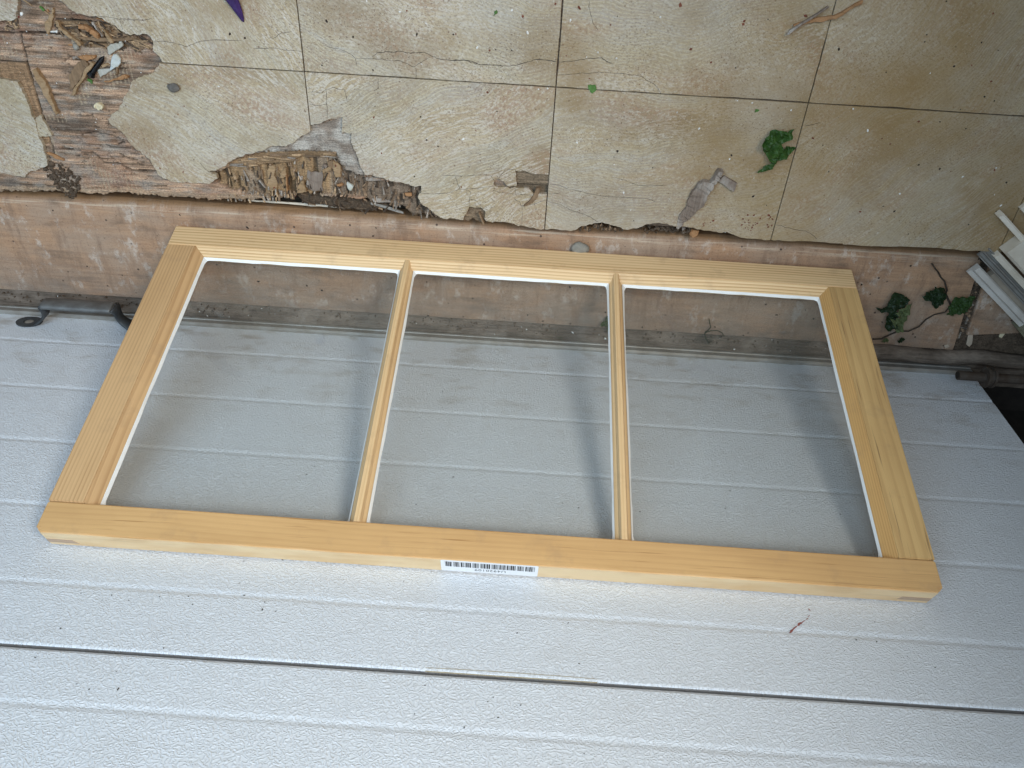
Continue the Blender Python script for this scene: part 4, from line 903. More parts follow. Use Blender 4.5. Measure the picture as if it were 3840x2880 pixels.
def pebble(name, pts, z0, h, mat, label, cat, seed=0):
    cx = sum(p[0] for p in pts) / len(pts); cy = sum(p[1] for p in pts) / len(pts)
    xs = [p[0] for p in pts]; ys = [p[1] for p in pts]; bm = bmesh.new(); bmesh.ops.create_icosphere(bm, subdivisions=3, radius=1)
    rr = random.Random(seed)
    # shape the ball to the outline
    ang = [(math.atan2(b - cy, a - cx), math.hypot(a - cx, b - cy)) for a, b in pts]; ang.sort()
    def rad(t):
        n = len(ang)
        for i in range(n):
            a0, r0 = ang[i]; a1, r1 = ang[(i + 1) % n]
            if i == n - 1: a1 += 2 * math.pi
            for tt in (t, t + 2 * math.pi):
                if a0 <= tt <= a1: return r0 + (r1 - r0) * (tt - a0) / max(1e-9, a1 - a0)
        return ang[0][1]
    for v in bm.verts:
        r = rad(math.atan2(v.co.y, v.co.x)); s_ = math.hypot(v.co.x, v.co.y) * (1 + .1 * (float(vnoise(np.array(v.co.x * 3 + seed), np.array(v.co.y * 3 + v.co.z * 3), 1)) - .5))
        t = math.atan2(v.co.y, v.co.x); v.co = Vector((math.cos(t) * r * s_, math.sin(t) * r * s_, h * .5 + v.co.z * h * .5))
    o = from_bm(name, bm, mat, None, True); o.location = (cx, cy, z0); return tag(o, label, cat)
pebble('pebble', [(.047,.4014),(.0505,.4009),(.0532,.3963),(.0505,.3934),(.0477,.3939),(.0464,.3979)], PLY, .007, 'stone', 'smooth grey pebble under the end of the diagonal tan stick', 'pebble', 1)
pebble('stone', [(.1538,.3611),(.1588,.3622),(.1687,.3566),(.1632,.3532),(.1568,.3528)], 0, .007, 'stoned', 'dark grey stone fragment lying on the big broken tile at left', 'stone', 2)
pebble('stone', [(.6682,.1653),(.6706,.1705),(.6846,.1729),(.6939,.168),(.6934,.1614),(.6709,.1589)], PZ, .012, 'stone', 'pale grey stone on the plank just behind the top rail of the sash', 'stone', 3)

# black screw
def screw():
    (ax, ay), (bx_, by_) = [(.0808,.3883),(.0608,.3678)]; d = Vector((bx_ - ax, by_ - ay, 0)); L = d.length; t = thing('screw', 'black threaded screw with a shiny tip lying among the wood scraps', 'screw', (ax, ay, PLY + .004))
    bm = bmesh.new(); u_ = d.normalized(); N = 60; P = []; 
    for i in range(N + 1): P.append(u_ * L * i / N)
    rings = []; s_ = Vector((-u_.y, u_.x, 0)); up_ = Vector((0, 0, 1))
    for i, p in enumerate(P):
        r = .0028 * min(1, .25 + i / 14) * (1 + .16 * math.sin(i * 1.9)); rings.append([bm.verts.new(p + (s_ * math.cos(k_ * .7854) + up_ * math.sin(k_ * .7854)) * r) for k_ in range(8)])
    for A, B_ in zip(rings, rings[1:]):
        for k_ in range(8): bm.faces.new((A[k_], A[(k_ + 1) % 8], B_[(k_ + 1) % 8], B_[k_]))
    bm.faces.new(rings[0][::-1]); bm.faces.new(rings[-1]); from_bm('shank', bm, 'blackm', t, True)
    bm = bmesh.new(); tube(bm, [u_ * L, u_ * (L + .0025), u_ * (L + .004)], .0036, 12, .0052); hd = from_bm('head', bm, 'blackm', t, False)
    bm = bmesh.new(); tube(bm, [u_ * (L + .0041), u_ * (L + .0046)], .0034, 10); from_bm('slot', bm, 'bright', hd)
screw()

# pieces lying in the rotten hollow
PIT = -.0115
hol = 'scraps in the rotten hollow'
chip('tile_shard', [(.3633,.2452),(.3716,.2397),(.3682,.2334),(.3653,.2337),(.3621,.2421)], PIT, .005, 'shard2', 'pale blue tile shard at the right end of the rotten hollow', 'tile shard', hol, .0004, 1, .2, seed=41)
chip('wood_chip', [(.3311,.259),(.3441,.2657),(.3446,.2609),(.3325,.2541)], PIT, .006, 'chip_a', 'tan angled chip at the right of the rotten hollow, left of the pale shard', 'wood chip', hol, seed=42)
chip('wood_chip', [(.3485,.2407),(.3545,.2426),(.3584,.2408),(.356,.2385),(.3502,.2381)], PIT, .005, 'chip_o', 'small light chip directly left of the pale blue shard', 'wood chip', hol, .0006, seed=43)
chip('wood_stick', [(.2813,.2498),(.2836,.2495),(.2828,.2277),(.2803,.2276)], PIT, .006, 'chip_o', 'thin upright golden stick in the middle of the rotten hollow', 'stick', hol, .0004, seed=44)
chip('wood_chip', [(.2748,.2514),(.2816,.2597),(.2844,.2589),(.2828,.2469),(.2777,.2446),(.2729,.2443)], PIT, .005, 'chip_a', 'golden brown chip touching the thin upright stick', 'wood chip', hol, seed=45)
chip('wood_chip', [(.3389,.2703),(.3459,.2741),(.353,.2692),(.3571,.2627),(.3557,.2512),(.3495,.2518),(.3485,.2611),(.342,.2636)], PIT, .005, 'chip_b', 'broad brown plate of rotten veneer at the upper right of the hollow', 'veneer', hol, seed=46)
chip('wood_splinter', [(.2442,.2394),(.2463,.2403),(.253,.2298),(.2509,.2292)], PIT + .001, .004, 'chip_g', 'grey sliver slanting across the left half of the rotten hollow', 'splinter', hol, .0004, seed=47)
chip('wood_chip', [(.2598,.2603),(.2682,.2589),(.2677,.2419),(.2673,.2246),(.2575,.224),(.2529,.2329),(.2566,.2452)], PIT - .002, .004, 'chip_a', 'wide tan strip of cross veneer left of the thin upright stick', 'veneer', hol, .002, seed=48)
chip('wood_chip', [(.3108,.2567),(.3308,.256),(.329,.2287),(.3162,.2269),(.3072,.2334)], PIT - .003, .004, 'chip_g', 'wide grey strip of cross veneer in the right half of the hollow', 'veneer', hol, .002, seed=49)
chip('wood_chip', [(.3004,.2411),(.3055,.2434),(.3075,.2273),(.2945,.2244),(.2945,.2326)], PIT, .005, 'chip_a', 'stubby tan chip at the lower rim of the rotten hollow', 'wood chip', hol, .0015, seed=50)
chip('wood_chip', [(.3358,.2681),(.3394,.2654),(.3371,.2623),(.3316,.264)], PIT, .005, 'chip_g', 'small grey chip above the tan angled chip', 'wood chip', hol, .0006, seed=51)
chip('wood_chip', [(.4391,.2347),(.4488,.2354),(.4493,.2313),(.4409,.2301)], PIT + .002, .003, 'chip_o', 'bright orange square chip at the right end of the broken floor edge', 'wood chip', hol, .0003, 1, seed=52)
chip('wood_strip', [(.3872,.253),(.4169,.2542),(.4177,.2513),(.3898,.2486)], PIT + .001, .004, 'chip_g', 'pale flat wood strip left of the bright orange square chip', 'wood strip', hol, .0006, seed=53)
chip('wood_strip', [(.3939,.222),(.4279,.2206),(.4268,.2174),(.3956,.2174)], PIT - .004, .004, 'chip_g', 'grey wood strip at the broken rim above the bent metal strip', 'wood strip', hol, .001, seed=54)
chip('wood_chip', [(.3481,.2745),(.3516,.2708),(.3567,.2643),(.356,.2514),(.3489,.2519),(.3468,.2607)], PIT + .001, .005, 'chip_a', 'square tan chip under the grey mouldy plywood', 'wood chip', hol, seed=55)
chip('metal_strip', [(.3906,.214),(.396,.2133),(.4154,.2094),(.4349,.2028),(.4353,.2001),(.4269,.2017),(.4094,.2068),(.3909,.2107)], -.019, .003, 'alu', 'narrow bent grey metal strip poking out over the plank edge', 'metal strip', None, .0003, 1, seed=56)
chip('paint_strip', [(.2166,.2016),(.2425,.2007),(.2826,.2007),(.3226,.2007),(.3486,.2003),(.3453,.1969),(.3273,.1971),(.2822,.1977),(.2422,.1985),(.2163,.1994)], PZ - .0095, .002, 'trimw', 'pale strip of old paint along the plank edge under the rotten hollow', 'paint strip', None, .0006, 2, seed=57)
chip('wood_stick', [(.5388,.2179),(.5413,.2175),(.548,.2017),(.5471,.1997),(.5445,.2025)], -.003, .006, 'chip_b', 'brown stick poking from the notch in the broken tile edge', 'stick', None, .0004, 1, seed=58)
chip('wood_splinter', [(.6138,.2573),(.6193,.2585),(.6175,.2492),(.6104,.2361),(.6042,.2331),(.5987,.2319),(.6055,.2383),(.6099,.2453)], -.003, .007, 'chip_b', 'brown splinter sticking out of the square hole in the tile', 'splinter', None, .0005, 1, seed=59)
chip('wood_block', [(.8269,.198),(.8281,.2071),(.839,.206),(.8355,.1958)], PZ, .012, 'chip_o', 'small orange wood block on the plank edge below the grey driftwood splinter', 'wood block', None, .0006, 1, seed=60)
chip('wood_splinter', [(.8046,.2129),(.805,.2329),(.8119,.2436),(.8144,.2639),(.8209,.2791),(.8264,.2828),(.8352,.2817),(.8432,.2991),(.8486,.2986),(.8456,.2872),(.8406,.2739),(.8337,.2536),(.8235,.2325),(.8156,.2233),(.8082,.2105)], .0003, .007, 'chip_g', 'big weathered grey splinter lying slantwise across the tile edge', 'splinter', None, .002, 3, .15, seed=61)
chip('wood_chip', [(.8459,.2821),(.8528,.2901),(.8704,.2816),(.868,.27)], .0003, .005, 'chip_g', 'square greyish brown chip beside the big weathered splinter on the tile', 'wood chip', None, .0006, 2, seed=62)
chip('wood_splinter', [(.8133,.2186),(.8189,.2207),(.8216,.1996),(.8174,.2002)], PZ + .002, .006, 'chip_g', 'short grey peg under the lower tip of the big weathered splinter', 'splinter', None, .0006, 2, seed=63)
chip('wood_stick', [(.892,.471),(.9119,.4786),(.9343,.4832),(.9614,.5008),(.961,.4964),(.937,.48),(.9079,.4733),(.8946,.4681)], .0003, .005, 'chip_o', 'brown sliver of wood near the top edge, crossed by a grey one', 'stick', None, .0008, 2, seed=64)
chip('wood_stick', [(.886,.4607),(.8882,.4656),(.9232,.4929),(.9258,.4921),(.8925,.4655),(.889,.4614)], .004, .004, 'chip_g', 'thin dark grey sliver crossing over the brown one near the top edge', 'stick', None, .0005, 2, seed=65)

# purple tip
(ax, ay), (bx_, by_) = [(.2472,.4683),(.2592,.4374)]
bm = bmesh.new(); P = []; d = Vector((bx_ - ax, by_ - ay, 0)); sd = Vector((-d.y, d.x, 0)).normalized(); rings = []
for i in range(17):
    t = i / 16; r = .0068 * (1 - t) ** .7 + .0007; cen = Vector((ax, ay, 0)) + d * t + Vector((0, 0, r * .55 + .0005)) + sd * .001 * math.sin(t * 3)
    rings.append([bm.verts.new(cen + (sd * math.cos(k_ * math.pi / 8) + Vector((0, 0, .55)) * math.sin(k_ * math.pi / 8)) * r * (1 + .22 * math.cos(k_ * math.pi / 8 * 5))) for k_ in range(16)])
for A, B_ in zip(rings, rings[1:]):
    for k_ in range(16): bm.faces.new((A[k_], A[(k_ + 1) % 16], B_[(k_ + 1) % 16], B_[k_]))
bm.faces.new(rings[0][::-1]); bm.faces.new(rings[-1])
tag(from_bm('plastic_tip', bm, 'purple', None, True), 'ribbed purple pointed plastic tip at the top edge of the tiled floor', 'plastic tip')

# leaves
def leaf_mesh(name, pts, z0, lift, mat, parent=None, seed=0, fold=None):
    cx = sum(p[0] for p in pts) / len(pts); cy = sum(p[1] for p in pts) / len(pts); R0 = max(math.hypot(a - cx, b - cy) for a, b in pts)
    out = rough_poly(pts, .001, 2, seed); step = R0 / 15
    bm = bmesh.new(); vo, _, fo, _, _, _ = delaunay_2d_cdt([Vector(p) for p in out], [], [list(range(len(out)))], 1, 1e-7)
    vs = [bm.verts.new((v.x, v.y, 0)) for v in vo]
    for t in fo: bm.faces.new([vs[i] for i in t])
    for _ in range(4):
        es = [e_ for e_ in bm.edges if e_.calc_length() > step * 1.6]
        if not es: break
        bmesh.ops.subdivide_edges(bm, edges=es, cuts=1, use_grid_fill=False)
        bmesh.ops.triangulate(bm, faces=[f for f in bm.faces if len(f.verts) > 3])
    for v in bm.verts:
        a, b = v.co.x - cx, v.co.y - cy; r = math.hypot(a, b) / R0
        n1 = float(fbm(np.array(a / R0 * 3.1 + seed), np.array(b / R0 * 3.1 + 5), seed % 7, 3))
        ridge = abs(math.sin(math.atan2(b, a) * 2.5 + seed))
        n2 = float(fbm(np.array(a / R0 * 7 + seed), np.array(b / R0 * 5 + 2), (seed + 3) % 7, 2)); crease = abs(n2 - .5) * 2
        v.co.z = z0 + lift * (.06 + 1.5 * n1 * n1 + .40 * ridge * r * n1 + .55 * crease + .2 * (1 - r))
    me_ = from_bm(name, bm, mat, parent, False)
    return me_
tag(leaf_mesh('ivy_leaf', [(.8873,.3352),(.8899,.343),(.8979,.3524),(.9115,.354),(.9157,.3521),(.9208,.3553),(.9257,.3564),(.9212,.3509),(.9221,.345),(.9123,.3368),(.9149,.3324),(.9221,.3337),(.9302,.3342),(.9283,.3272),(.9221,.3222),(.9144,.317),(.91,.3105),(.907,.304),(.8988,.3003),(.8918,.2975),(.8937,.3023),(.9014,.3084),(.9047,.3133),(.8965,.3221),(.8895,.3293)], .0008, .012, 'leaf', None, 3), 'large crumpled bright green ivy leaf lying on the tile beside the joint', 'leaf')
dl = thing('ivy_leaf', 'very dark curled ivy leaf with a pale fold on the plank beside the sash', 'leaf', (0, 0, 0))
leaf_mesh('blade', [(1.1133,.1022),(1.1265,.1092),(1.1277,.1237),(1.1369,.1326),(1.1458,.125),(1.1573,.1187),(1.1524,.1063),(1.1419,.1007),(1.1505,.094),(1.1477,.0839),(1.1479,.0714),(1.145,.0674),(1.1361,.0718),(1.133,.0902),(1.1326,.0975),(1.1228,.0956)], PZ + .002, .014, 'leafd', dl, 5)
leaf_mesh('folded_edge', [(1.1392,.1005),(1.1504,.1098),(1.1589,.1195),(1.1595,.0959),(1.1587,.0685),(1.154,.0669),(1.1442,.0799),(1.1339,.0915),(1.1429,.0897),(1.1502,.0927)], PZ + .006, .012, 'leafp', dl, 6)
sp_ = thing('ivy_sprig', 'thin ivy sprig with green leaves trailing across the plank to the end gap', 'sprig', (0, 0, 0))
bm = bmesh.new(); zz = lambda i: PZ + .004 + .004 * math.sin(i * 1.7)
P2 = [(1.1679,.1757),(1.1744,.169),(1.1817,.1631),(1.1904,.1534),(1.1947,.1503),(1.2029,.1369),(1.2066,.1289),(1.2122,.121),(1.2169,.1141)]; tube(bm, [(a, b, zz(i)) for i, (a, b) in enumerate(P2)], .0011, 6, .0014)
P2 = [(1.1286,.0463),(1.139,.0504),(1.1505,.0544),(1.1631,.061),(1.1744,.0651),(1.1858,.0748),(1.1949,.0843),(1.204,.0936),(1.2134,.1017),(1.2178,.1118)]; tube(bm, [(a, b, zz(i)) for i, (a, b) in enumerate(P2)], .0013, 6, .0010)
for pp in ("880,1115 870,1100 885,1090", "1000,840 960,830 950,845", "750,1185 775,1190", "620,1220 628,1205"):
    pass
from_bm('stem', bm, 'twig', sp_, True)
leaf_mesh('leaf', [(1.17,.1268),(1.1779,.1356),(1.1833,.143),(1.1956,.1427),(1.2043,.1281),(1.2029,.1185),(1.1954,.1083),(1.1867,.1149),(1.1831,.1218),(1.1751,.1212)], PZ + .004, .010, 'leafd', sp_, 7)
leaf_mesh('leaf', [(1.2138,.1169),(1.2156,.1278),(1.2262,.1321),(1.2386,.1365),(1.2439,.1287),(1.2425,.107),(1.2278,.1022),(1.2141,.1)], PZ + .005, .010, 'leafm', sp_, 8)
leaf_mesh('leaf', [(1.1411,.0439),(1.1463,.0508),(1.1524,.0487),(1.151,.0434)], PZ + .002, .005, 'leafp', sp_, 9)
leaf_mesh('leaf', [(1.1652,.0471),(1.1689,.0538),(1.1744,.0517),(1.173,.0451),(1.1684,.0429)], PZ + .002, .005, 'leafd', sp_, 10)
tag(leaf_mesh('ivy_leaf', [(.721,.0418),(.727,.0528),(.7327,.0589),(.7392,.0584),(.7464,.0523),(.7446,.0407),(.7431,.0271),(.7362,.0304),(.7325,.0408),(.7267,.0413)], PZ + .001, .010, 'leafm', None, 11), 'green leaf seen through the glass behind the right muntin', 'leaf')
bm = bmesh.new()
P2 = [(.8818,.0632),(.8839,.0567),(.8868,.0502),(.8843,.0423),(.8819,.0383),(.8823,.0324),(.8838,.0286),(.8892,.0222),(.8963,.0158),(.904,.0104),(.9109,.0089),(.9165,.0134),(.9193,.0235)]; tube(bm, [(a, b, PZ + .003 + .003 * math.sin(i)) for i, (a, b) in enumerate(P2[:8])], .0007, 5)
P2 = [(.8819,.0383),(.8892,.0423),(.8987,.0434),(.9059,.0401),(.9113,.0337)]; tube(bm, [(a, b, PZ + .003) for a, b in P2], .0006, 5)
tag(from_bm('vine_tendril', bm, 'leafd', None, True), 'curling dark vine tendril on the ledge seen through the right pane', 'vine')

# ------------------------------------------------------------------ salvaged trim stack at the right
def trim(name, p0, dirv, length, prof, mat, label, rise=0., parts=()):
    """profile (side, up) swept along dirv from p0"""
    d = Vector((*dirv, 0)).normalized(); s_ = Vector((d.y, -d.x, 0)) * -1; up_ = Vector((0, 0, 1)); d = (d + up_ * rise).normalized()
    bm = bmesh.new(); n = len(prof); A = [bm.verts.new(s_ * a + up_ * b) for a, b in prof]; B_ = [bm.verts.new(d * length + s_ * a + up_ * b) for a, b in prof]
    for i in range(n): bm.faces.new((A[i], A[(i + 1) % n], B_[(i + 1) % n], B_[i]))
    tri = tessellate_polygon([[Vector((a, b, 0)) for a, b in prof]])
    for t in tri: bm.faces.new([A[i] for i in t][::-1]); bm.faces.new([B_[i] for i in t])
    o = from_bm(name, bm, mat); o.location = p0
    return tag(o, label, 'trim', 'salvaged trim stacked at the right')
DV = (.80, -.60)
# side axis points away from the door (+x+y)
trim('trim_board', (1.236, .214, .0005), DV, .55, [(0, 0), (.030, 0), (.030, .016), (.027, .019), (.003, .019), (0, .015)], 'trimw', 'broad white board on top of the trim stack at right', .03)
trim('trim_board', (1.231, .203, -.003), DV, .55, [(0, 0), (.0085, 0), (.0085, .012), (.006, .0135), (0, .012)], 'trimw', 'thinner dirty white strip tucked under the broad white board', .02)
trim('trim_strip', (1.209, .262, .002), DV, .5, [(0, 0), (.007, 0), (.007, .012), (.005, .0135), (0, .0125)], 'trimw', 'narrow white strip farthest from the door in the trim stack', .05)
trim('trim_strip', (1.236, .272, .0005), DV, .5, [(0, 0), (.03, 0), (.03, .006), (0, .006)], 'trimw', 'flat dirty white piece behind the narrow strip at the right edge', .03)
trim('metal_channel', (1.214, .200, -.004), DV, .55, [(0, 0), (.016, 0), (.016, .008), (.0145, .008), (.0135, .0035), (.0095, .0035), (.0088, .0075), (.0072, .0075), (.006, .0035), (.0025, .0035), (.0015, .008), (0, .008)], 'alu', 'grooved grey metal channel between the white boards and the buff one', .01)
trim('trim_board', (1.243, .160, -.018), DV, .55, [(0, 0), (.030, 0), (.030, .011), (0, .011)], 'trimp', 'buff board in the trim stack just beside the L-shaped grey strip', .01)
trim('trim_strip', (1.214, .171, -.010), DV, .55, [(0, 0), (.0165, 0), (.0165, .0085), (.0145, .0105), (.0080, .0105), (.0068, .0085), (.0060, .0045), (0, .0040)], 'trimg', 'L-shaped light grey strip nearest the door in the trim stack', .012)
trim('small_box', (1.318, .088, PZ), (.75, -.66), .2, [(0, 0), (.022, 0), (.022, .026), (.0195, .026), (.0195, .022), (.0025, .022), (.0025, .026), (0, .026)], 'trimo', 'olive piece with a pale rim at the right edge below the grey strip', 0)

bt = bmesh.new(); P2 = [(1.12 + i * .02, .024 + .002 * math.sin(i * .9), PZ + .003 + .001 * math.sin(i * 1.3)) for i in range(14)]; tube(bt, P2, .0115, 10)
tag(from_bm('dirty_batten', bt, 'grime', None, True), 'dark dirt-caked round batten lying along the foot of the door at right', 'batten')

chip('paint_flake', [(1.2713,.0441),(1.2683,.0594),(1.2704,.0647),(1.2751,.0612),(1.2791,.046),(1.277,.0406)], PZ - .004, .002, 'trimp', 'oblong pale flake lying in the dirt past the plank end', 'flake', 'pale flakes by the door corner', .0004, 1, .1, seed=71)
chip('paint_flake', [(1.3131,.0603),(1.3118,.0678),(1.3189,.0709),(1.3201,.0659),(1.3181,.0581)], PZ - .004, .002, 'cream', 'pale flake in the dirt below the L-shaped grey strip', 'flake', 'pale flakes by the door corner', .0004, 1, .1, seed=72)
chip('paint_flake', [(1.2377,.0415),(1.2433,.0438),(1.2471,.0396),(1.2418,.0366)], PZ, .0015, 'trimp', 'small pale flake on the plank corner below the ivy sprig', 'flake', 'pale flakes by the door corner', .0004, 1, .1, seed=73)

# ------------------------------------------------------------------ crumbs, fibres and dirt (uncountable)
def crumbs(name, spots, mat, label, cat='crumbs'):
    bm = bmesh.new(); rr = random.Random(hash(name) % 1000 if False else len(name) * 17)
    for x, y, z, r in spots:
        n = rr.choice((4, 5, 6)); el = rr.uniform(.6, 1.9); an = rr.uniform(0, 6.28); h = r * rr.uniform(.5, 1.1)
        ring = []
        for k_ in range(n):
            t = 6.2832 * k_ / n; a, b = math.cos(t) * r * el * rr.uniform(.7, 1.2), math.sin(t) * r * rr.uniform(.7, 1.2)
            ring.append(bm.verts.new((x + a * math.cos(an) - b * math.sin(an), y + a * math.sin(an) + b * math.cos(an), z)))
        tp = bm.verts.new((x + rr.uniform(-.3, .3) * r, y + rr.uniform(-.3, .3) * r, z + h))
        for k_ in range(n): bm.faces.new((ring[k_], ring[(k_ + 1) % n], tp))
    o = from_bm(name, bm, mat); stuff(o); return tag(o, label, cat)
rr = random.Random(77)
def onfloor(n, rs_, x=(0.05, 1.25), y=(.215, .52)): return [(rr.uniform(*x), rr.uniform(*y), 0.0002, rr.choice(rs_)) for _ in range(n)]
wl = [(a, b, .0002, .0013) for a, b in [(.5913,.4448),(.5333,.4253),(.6396,.461),(.7414,.4699),(.6975,.4229),(.6193,.3834),(.6082,.3819),(.6752,.428),(.5719,.4675)] + [(.8489,.3828),(.8672,.3813),(.9156,.3757),(.7793,.3647),(.8096,.3467),(.7288,.2583),(.9889,.3819),(1.0145,.3569),(.8552,.3109)] + [(.3079,.4445),(.4432,.4587),(.4668,.4024),(.4054,.4679),(.4732,.4478)] + [(.1976,.4262),(.1856,.4349),(.2158,.3615)] + [(1.081,.2796),(1.151,.3069),(1.214,.2721),(1.1872,.3207),(1.0028,.2389)] + [(.5177,.315),(.6613,.3195),(.7282,.2574)]]
wl += onfloor(60, (.0003, .0004, .0005, .0007)) + [(rr.uniform(-.1, .2), rr.uniform(.23, .5), PLY + .0005, rr.choice((.0004, .0005, .0008))) for _ in range(70)]
wl += [(rr.uniform(-.1, 1.2), rr.uniform(.008, .032), PZ - .002, rr.choice((.0005, .0007, .0009, .0015))) for _ in range(34)]
wl += [(a, b, -.012, .0014) for a, b in [(rr.uniform(*x_), rr.uniform(*y_)) for x_, y_ in [((.855, .925), (.205, .216))] for _ in range(14)]]
crumbs('pale_crumbs', wl, 'white', 'scattered pale grit and paint crumbs on floor, ledge and plank')
dl_ = [(a, b, .0002, .0013) for a, b in [(.3571,.4438),(.2406,.4233),(.462,.4357),(.3868,.4284),(.4643,.3398),(.5047,.4379),(.3464,.3942),(.4081,.3923),(.2577,.4197)] + [(.5591,.352),(.4713,.311),(.4641,.3397),(.4543,.2617),(.7132,.312),(.7096,.3042),(.4855,.3037)] + [(.9515,.4475),(1.1375,.4053),(1.1508,.401),(1.089,.4369),(1.0453,.4686),(1.2082,.3029),(1.091,.3186),(1.1096,.4642)] + [(1.2075,.303),(1.2117,.2639),(1.1186,.3153),(1.0909,.3187),(1.0824,.2552),(1.0659,.2611),(1.1115,.2247)] + [(.8961,.2636),(.8564,.3157),(.7127,.3119)]]
dl_ += onfloor(110, (.0003, .0004, .0006, .0008)) + [(rr.uniform(-.15, 1.2), rr.uniform(.035, .18), PZ + .0004, rr.choice((.0006, .0009, .0013))) for _ in range(90)]
crumbs('dark_crumbs', dl_, 'blk', 'scattered dark grit on the tiles and the worn plank')
rl = [(a, b, .0002, .0016) for a, b in [(.7618,.4835),(.8367,.4712),(.8366,.4678),(.904,.4805),(.7823,.4377),(.8085,.4248)] + [(.6208,.477),(.7614,.4838),(.6482,.4746),(.5847,.4619),(.5466,.3745)]] + onfloor(60, (.0006, .0009, .0012)) + [(a + rr.uniform(-.012, .012), b + rr.uniform(-.006, .006), .0002, rr.choice((.0008, .0014))) for a, b in [(.8939,.2321),(.9034,.2258),(.9157,.2214),(.9183,.2372),(.8477,.2237),(.8939,.2182)] for _ in range(6)]
crumbs('brown_crumbs', rl, 'rust', 'scattered reddish brown specks and bark crumbs on the tiles')

def fibres(name, regions, mat_list, label, n):
    bm = bmesh.new(); cl = []
    for poly, z0, ang, spread, (l0, l1), cnt, cols_ in regions:
        xs = [p[0] for p in poly]; ys = [p[1] for p in poly]; k_ = 0; tries = 0
        while k_ < cnt and tries < cnt * 30:
            tries += 1; x, y = rr.uniform(min(xs), max(xs)), rr.uniform(min(ys), max(ys))
            if not inpoly(np.array([[x]]), np.array([[y]]), poly)[0, 0]: continue
            k_ += 1; a = ang + rr.gauss(0, spread); L = rr.uniform(l0, l1); wd = rr.uniform(.0005, .0016) * (1.6 if rr.random() < .2 else 1); h = rr.uniform(.0006, .0018)
            d = Vector((math.cos(a), math.sin(a), rr.uniform(-.05, .12))); s_ = Vector((-math.sin(a), math.cos(a), 0)); p = Vector((x, y, z0 + rr.uniform(-.0012, .001)))
            nv = len(bm.verts); e_ = rr.uniform(.2, .9)
            V = [bm.verts.new(p + d * (u_ * L) + s_ * (v_ * wd * (e_ if u_ > 0 else 1)) + Vector((0, 0, w_ * h))) for u_ in (-.5, .5) for v_ in (-1, 1) for w_ in (0, 1)]
            for f in ((0, 1, 3, 2), (4, 6, 7, 5), (0, 4, 5, 1), (2, 3, 7, 6), (1, 5, 7, 3), (0, 2, 6, 4)): bm.faces.new([V[i] for i in f])
            c_ = rr.choice(cols_); f_ = rr.uniform(.65, 1.3); cl += [tuple(min(.9, v_ * f_) for v_ in c_) + (1,)] * 8
    o = from_bm(name, bm, 'ply'); at = o.data.color_attributes.new('Col', 'FLOAT_COLOR', 'POINT'); at.data.foreach_set('color', np.array(cl, 'f').ravel())
    stuff(o); return tag(o, label, 'splinters')
TAN, BRN, DRK, GRY = (.36, .24, .14), (.22, .145, .09), (.075, .052, .036), (.29, .245, .205)
fibres('wood_fibres', [
    (pitA, PIT + .0005, math.pi / 2, .22, (.003, .016), 85, (TAN, BRN, BRN, GRY, DRK, DRK)), (pitB, -.008, 0, .08, (.008, .030), 26, (BRN, TAN, GRY)),
    (pitC, -.0105, math.pi / 2, .3, (.004, .014), 60, (BRN, GRY, DRK, BRN)), (rot_, -.0062, -.25, .5, (.005, .022), 60, (TAN, BRN, DRK, BRN)),
    ([(.1982,.2201),(.2919,.2263),(.2907,.2168),(.2292,.2101),(.198,.2097)], -.008, math.pi / 2, .2, (.004, .010), 70, (GRY, TAN, BRN)),
    (bed, -.0155, .2, 1.0, (.003, .012), 34, (DRK, DRK, BRN)),
    ([(-.0302,.4209),(-.0112,.4227),(-.0131,.4127),(-.0322,.4109)], PLY, .3, 1.2, (.002, .006), 34, (BRN, DRK, TAN)),
    ([(.1175,.4123),(.1421,.4123),(.1378,.4005),(.1138,.3976)], PLY, -.3, .5, (.005, .02), 50, (TAN, BRN, DRK)),
    ([(.6749,.2019),(.7103,.2079),(.7358,.2007),(.6788,.1959)], -.008, 1.57, .3, (.002, .006), 40, (BRN, DRK)),
    ([(1.2315,.1843),(1.2459,.1831),(1.2607,.0672),(1.2517,.0302),(1.1417,.0216),(1.1383,.0319),(1.2519,.0407)], PZ - .004, .5, 1.3, (.003, .014), 160, (DRK, BRN, DRK, GRY))], None, 'loose rotten wood fibres in the hollow, chip pile and gaps', 0)
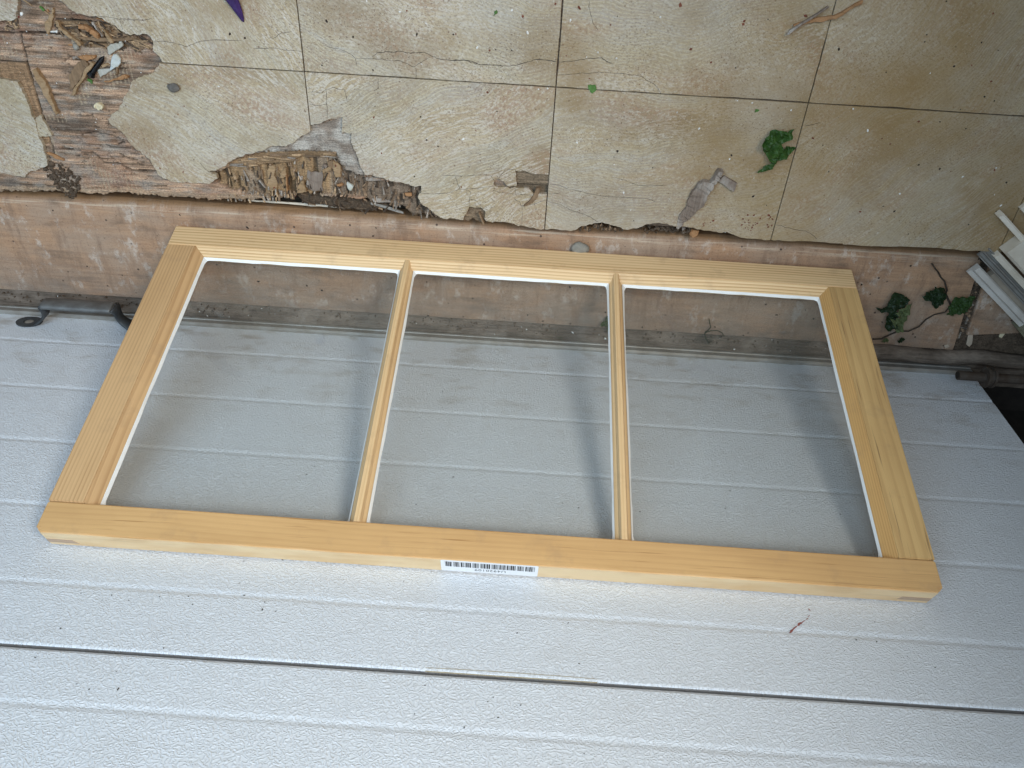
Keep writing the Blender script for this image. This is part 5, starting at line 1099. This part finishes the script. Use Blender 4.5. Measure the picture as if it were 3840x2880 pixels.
def clods(name, poly, z0, n, r, mat, label):
    bm = bmesh.new(); k_ = 0; xs = [p[0] for p in poly]; ys = [p[1] for p in poly]
    while k_ < n:
        x, y = rr.uniform(min(xs), max(xs)), rr.uniform(min(ys), max(ys))
        if not inpoly(np.array([[x]]), np.array([[y]]), poly)[0, 0]: continue
        k_ += 1; q_ = bmesh.ops.create_icosphere(bm, subdivisions=1, radius=rr.uniform(*r)); s_ = [rr.uniform(.6, 1.4) for _ in range(3)]
        for v in q_['verts']: v.co = Vector([v.co[i] * s_[i] * rr.uniform(.75, 1.25) for i in range(3)]) + Vector((x, y, z0 + rr.uniform(-.001, .003)))
    o = from_bm(name, bm, mat); stuff(o); return tag(o, label, 'dirt')
clods('dirt_clump', [(-.0413,.2433),(-.0296,.2476),(-.0162,.2467),(-.0054,.2368),(.0048,.2303),(.0049,.2249),(-.0076,.2058),(-.017,.1977),(-.0267,.2008),(-.0328,.2151),(-.0406,.2237)], -.006, 170, (.0008, .0032), 'dirt', 'crumbly brown dirt clump at the floor edge below the left tile remnant')
bm = bmesh.new(); prism(bm, rough_poly([(1.2321,.1829),(1.2515,.182),(1.2717,.0685),(1.3574,.0725),(1.378,.0272),(1.2579,.0218),(1.2544,.0361)], .002, 3, 3), PZ - .03, PZ - .0055, 0, None)
tag(stuff(from_bm('dirt_bed', bm, 'dirt')), 'packed dark brown dirt in the gap past the plank end', 'dirt')
clods('gap_dirt', [(1.2336,.1796),(1.2492,.1807),(1.2672,.067),(1.3463,.0704),(1.3632,.0327),(1.256,.0244),(1.1449,.017),(1.1418,.0261),(1.2531,.0374)], PZ - .0065, 800, (.0003, .0016), 'dirt', 'dark loose dirt filling the gap at the plank end by the door corner')
clods('edge_dirt', [(.7601,.2041),(.7706,.2102),(.7997,.2122),(.8265,.2087),(.8369,.2058),(.8281,.1998),(.7924,.1974),(.763,.1953)], -.016, 90, (.0008, .0028), 'dirt', 'grit and dirt heaped under the tile edge beside the orange block')
clods('ledge_grit', [(-.25, .012), (1.2, .012), (1.2, .030), (-.25, .030)], PZ - .004, 260, (.0006, .0018), 'dirt', 'fine dark grit along the ledge at the foot of the door')
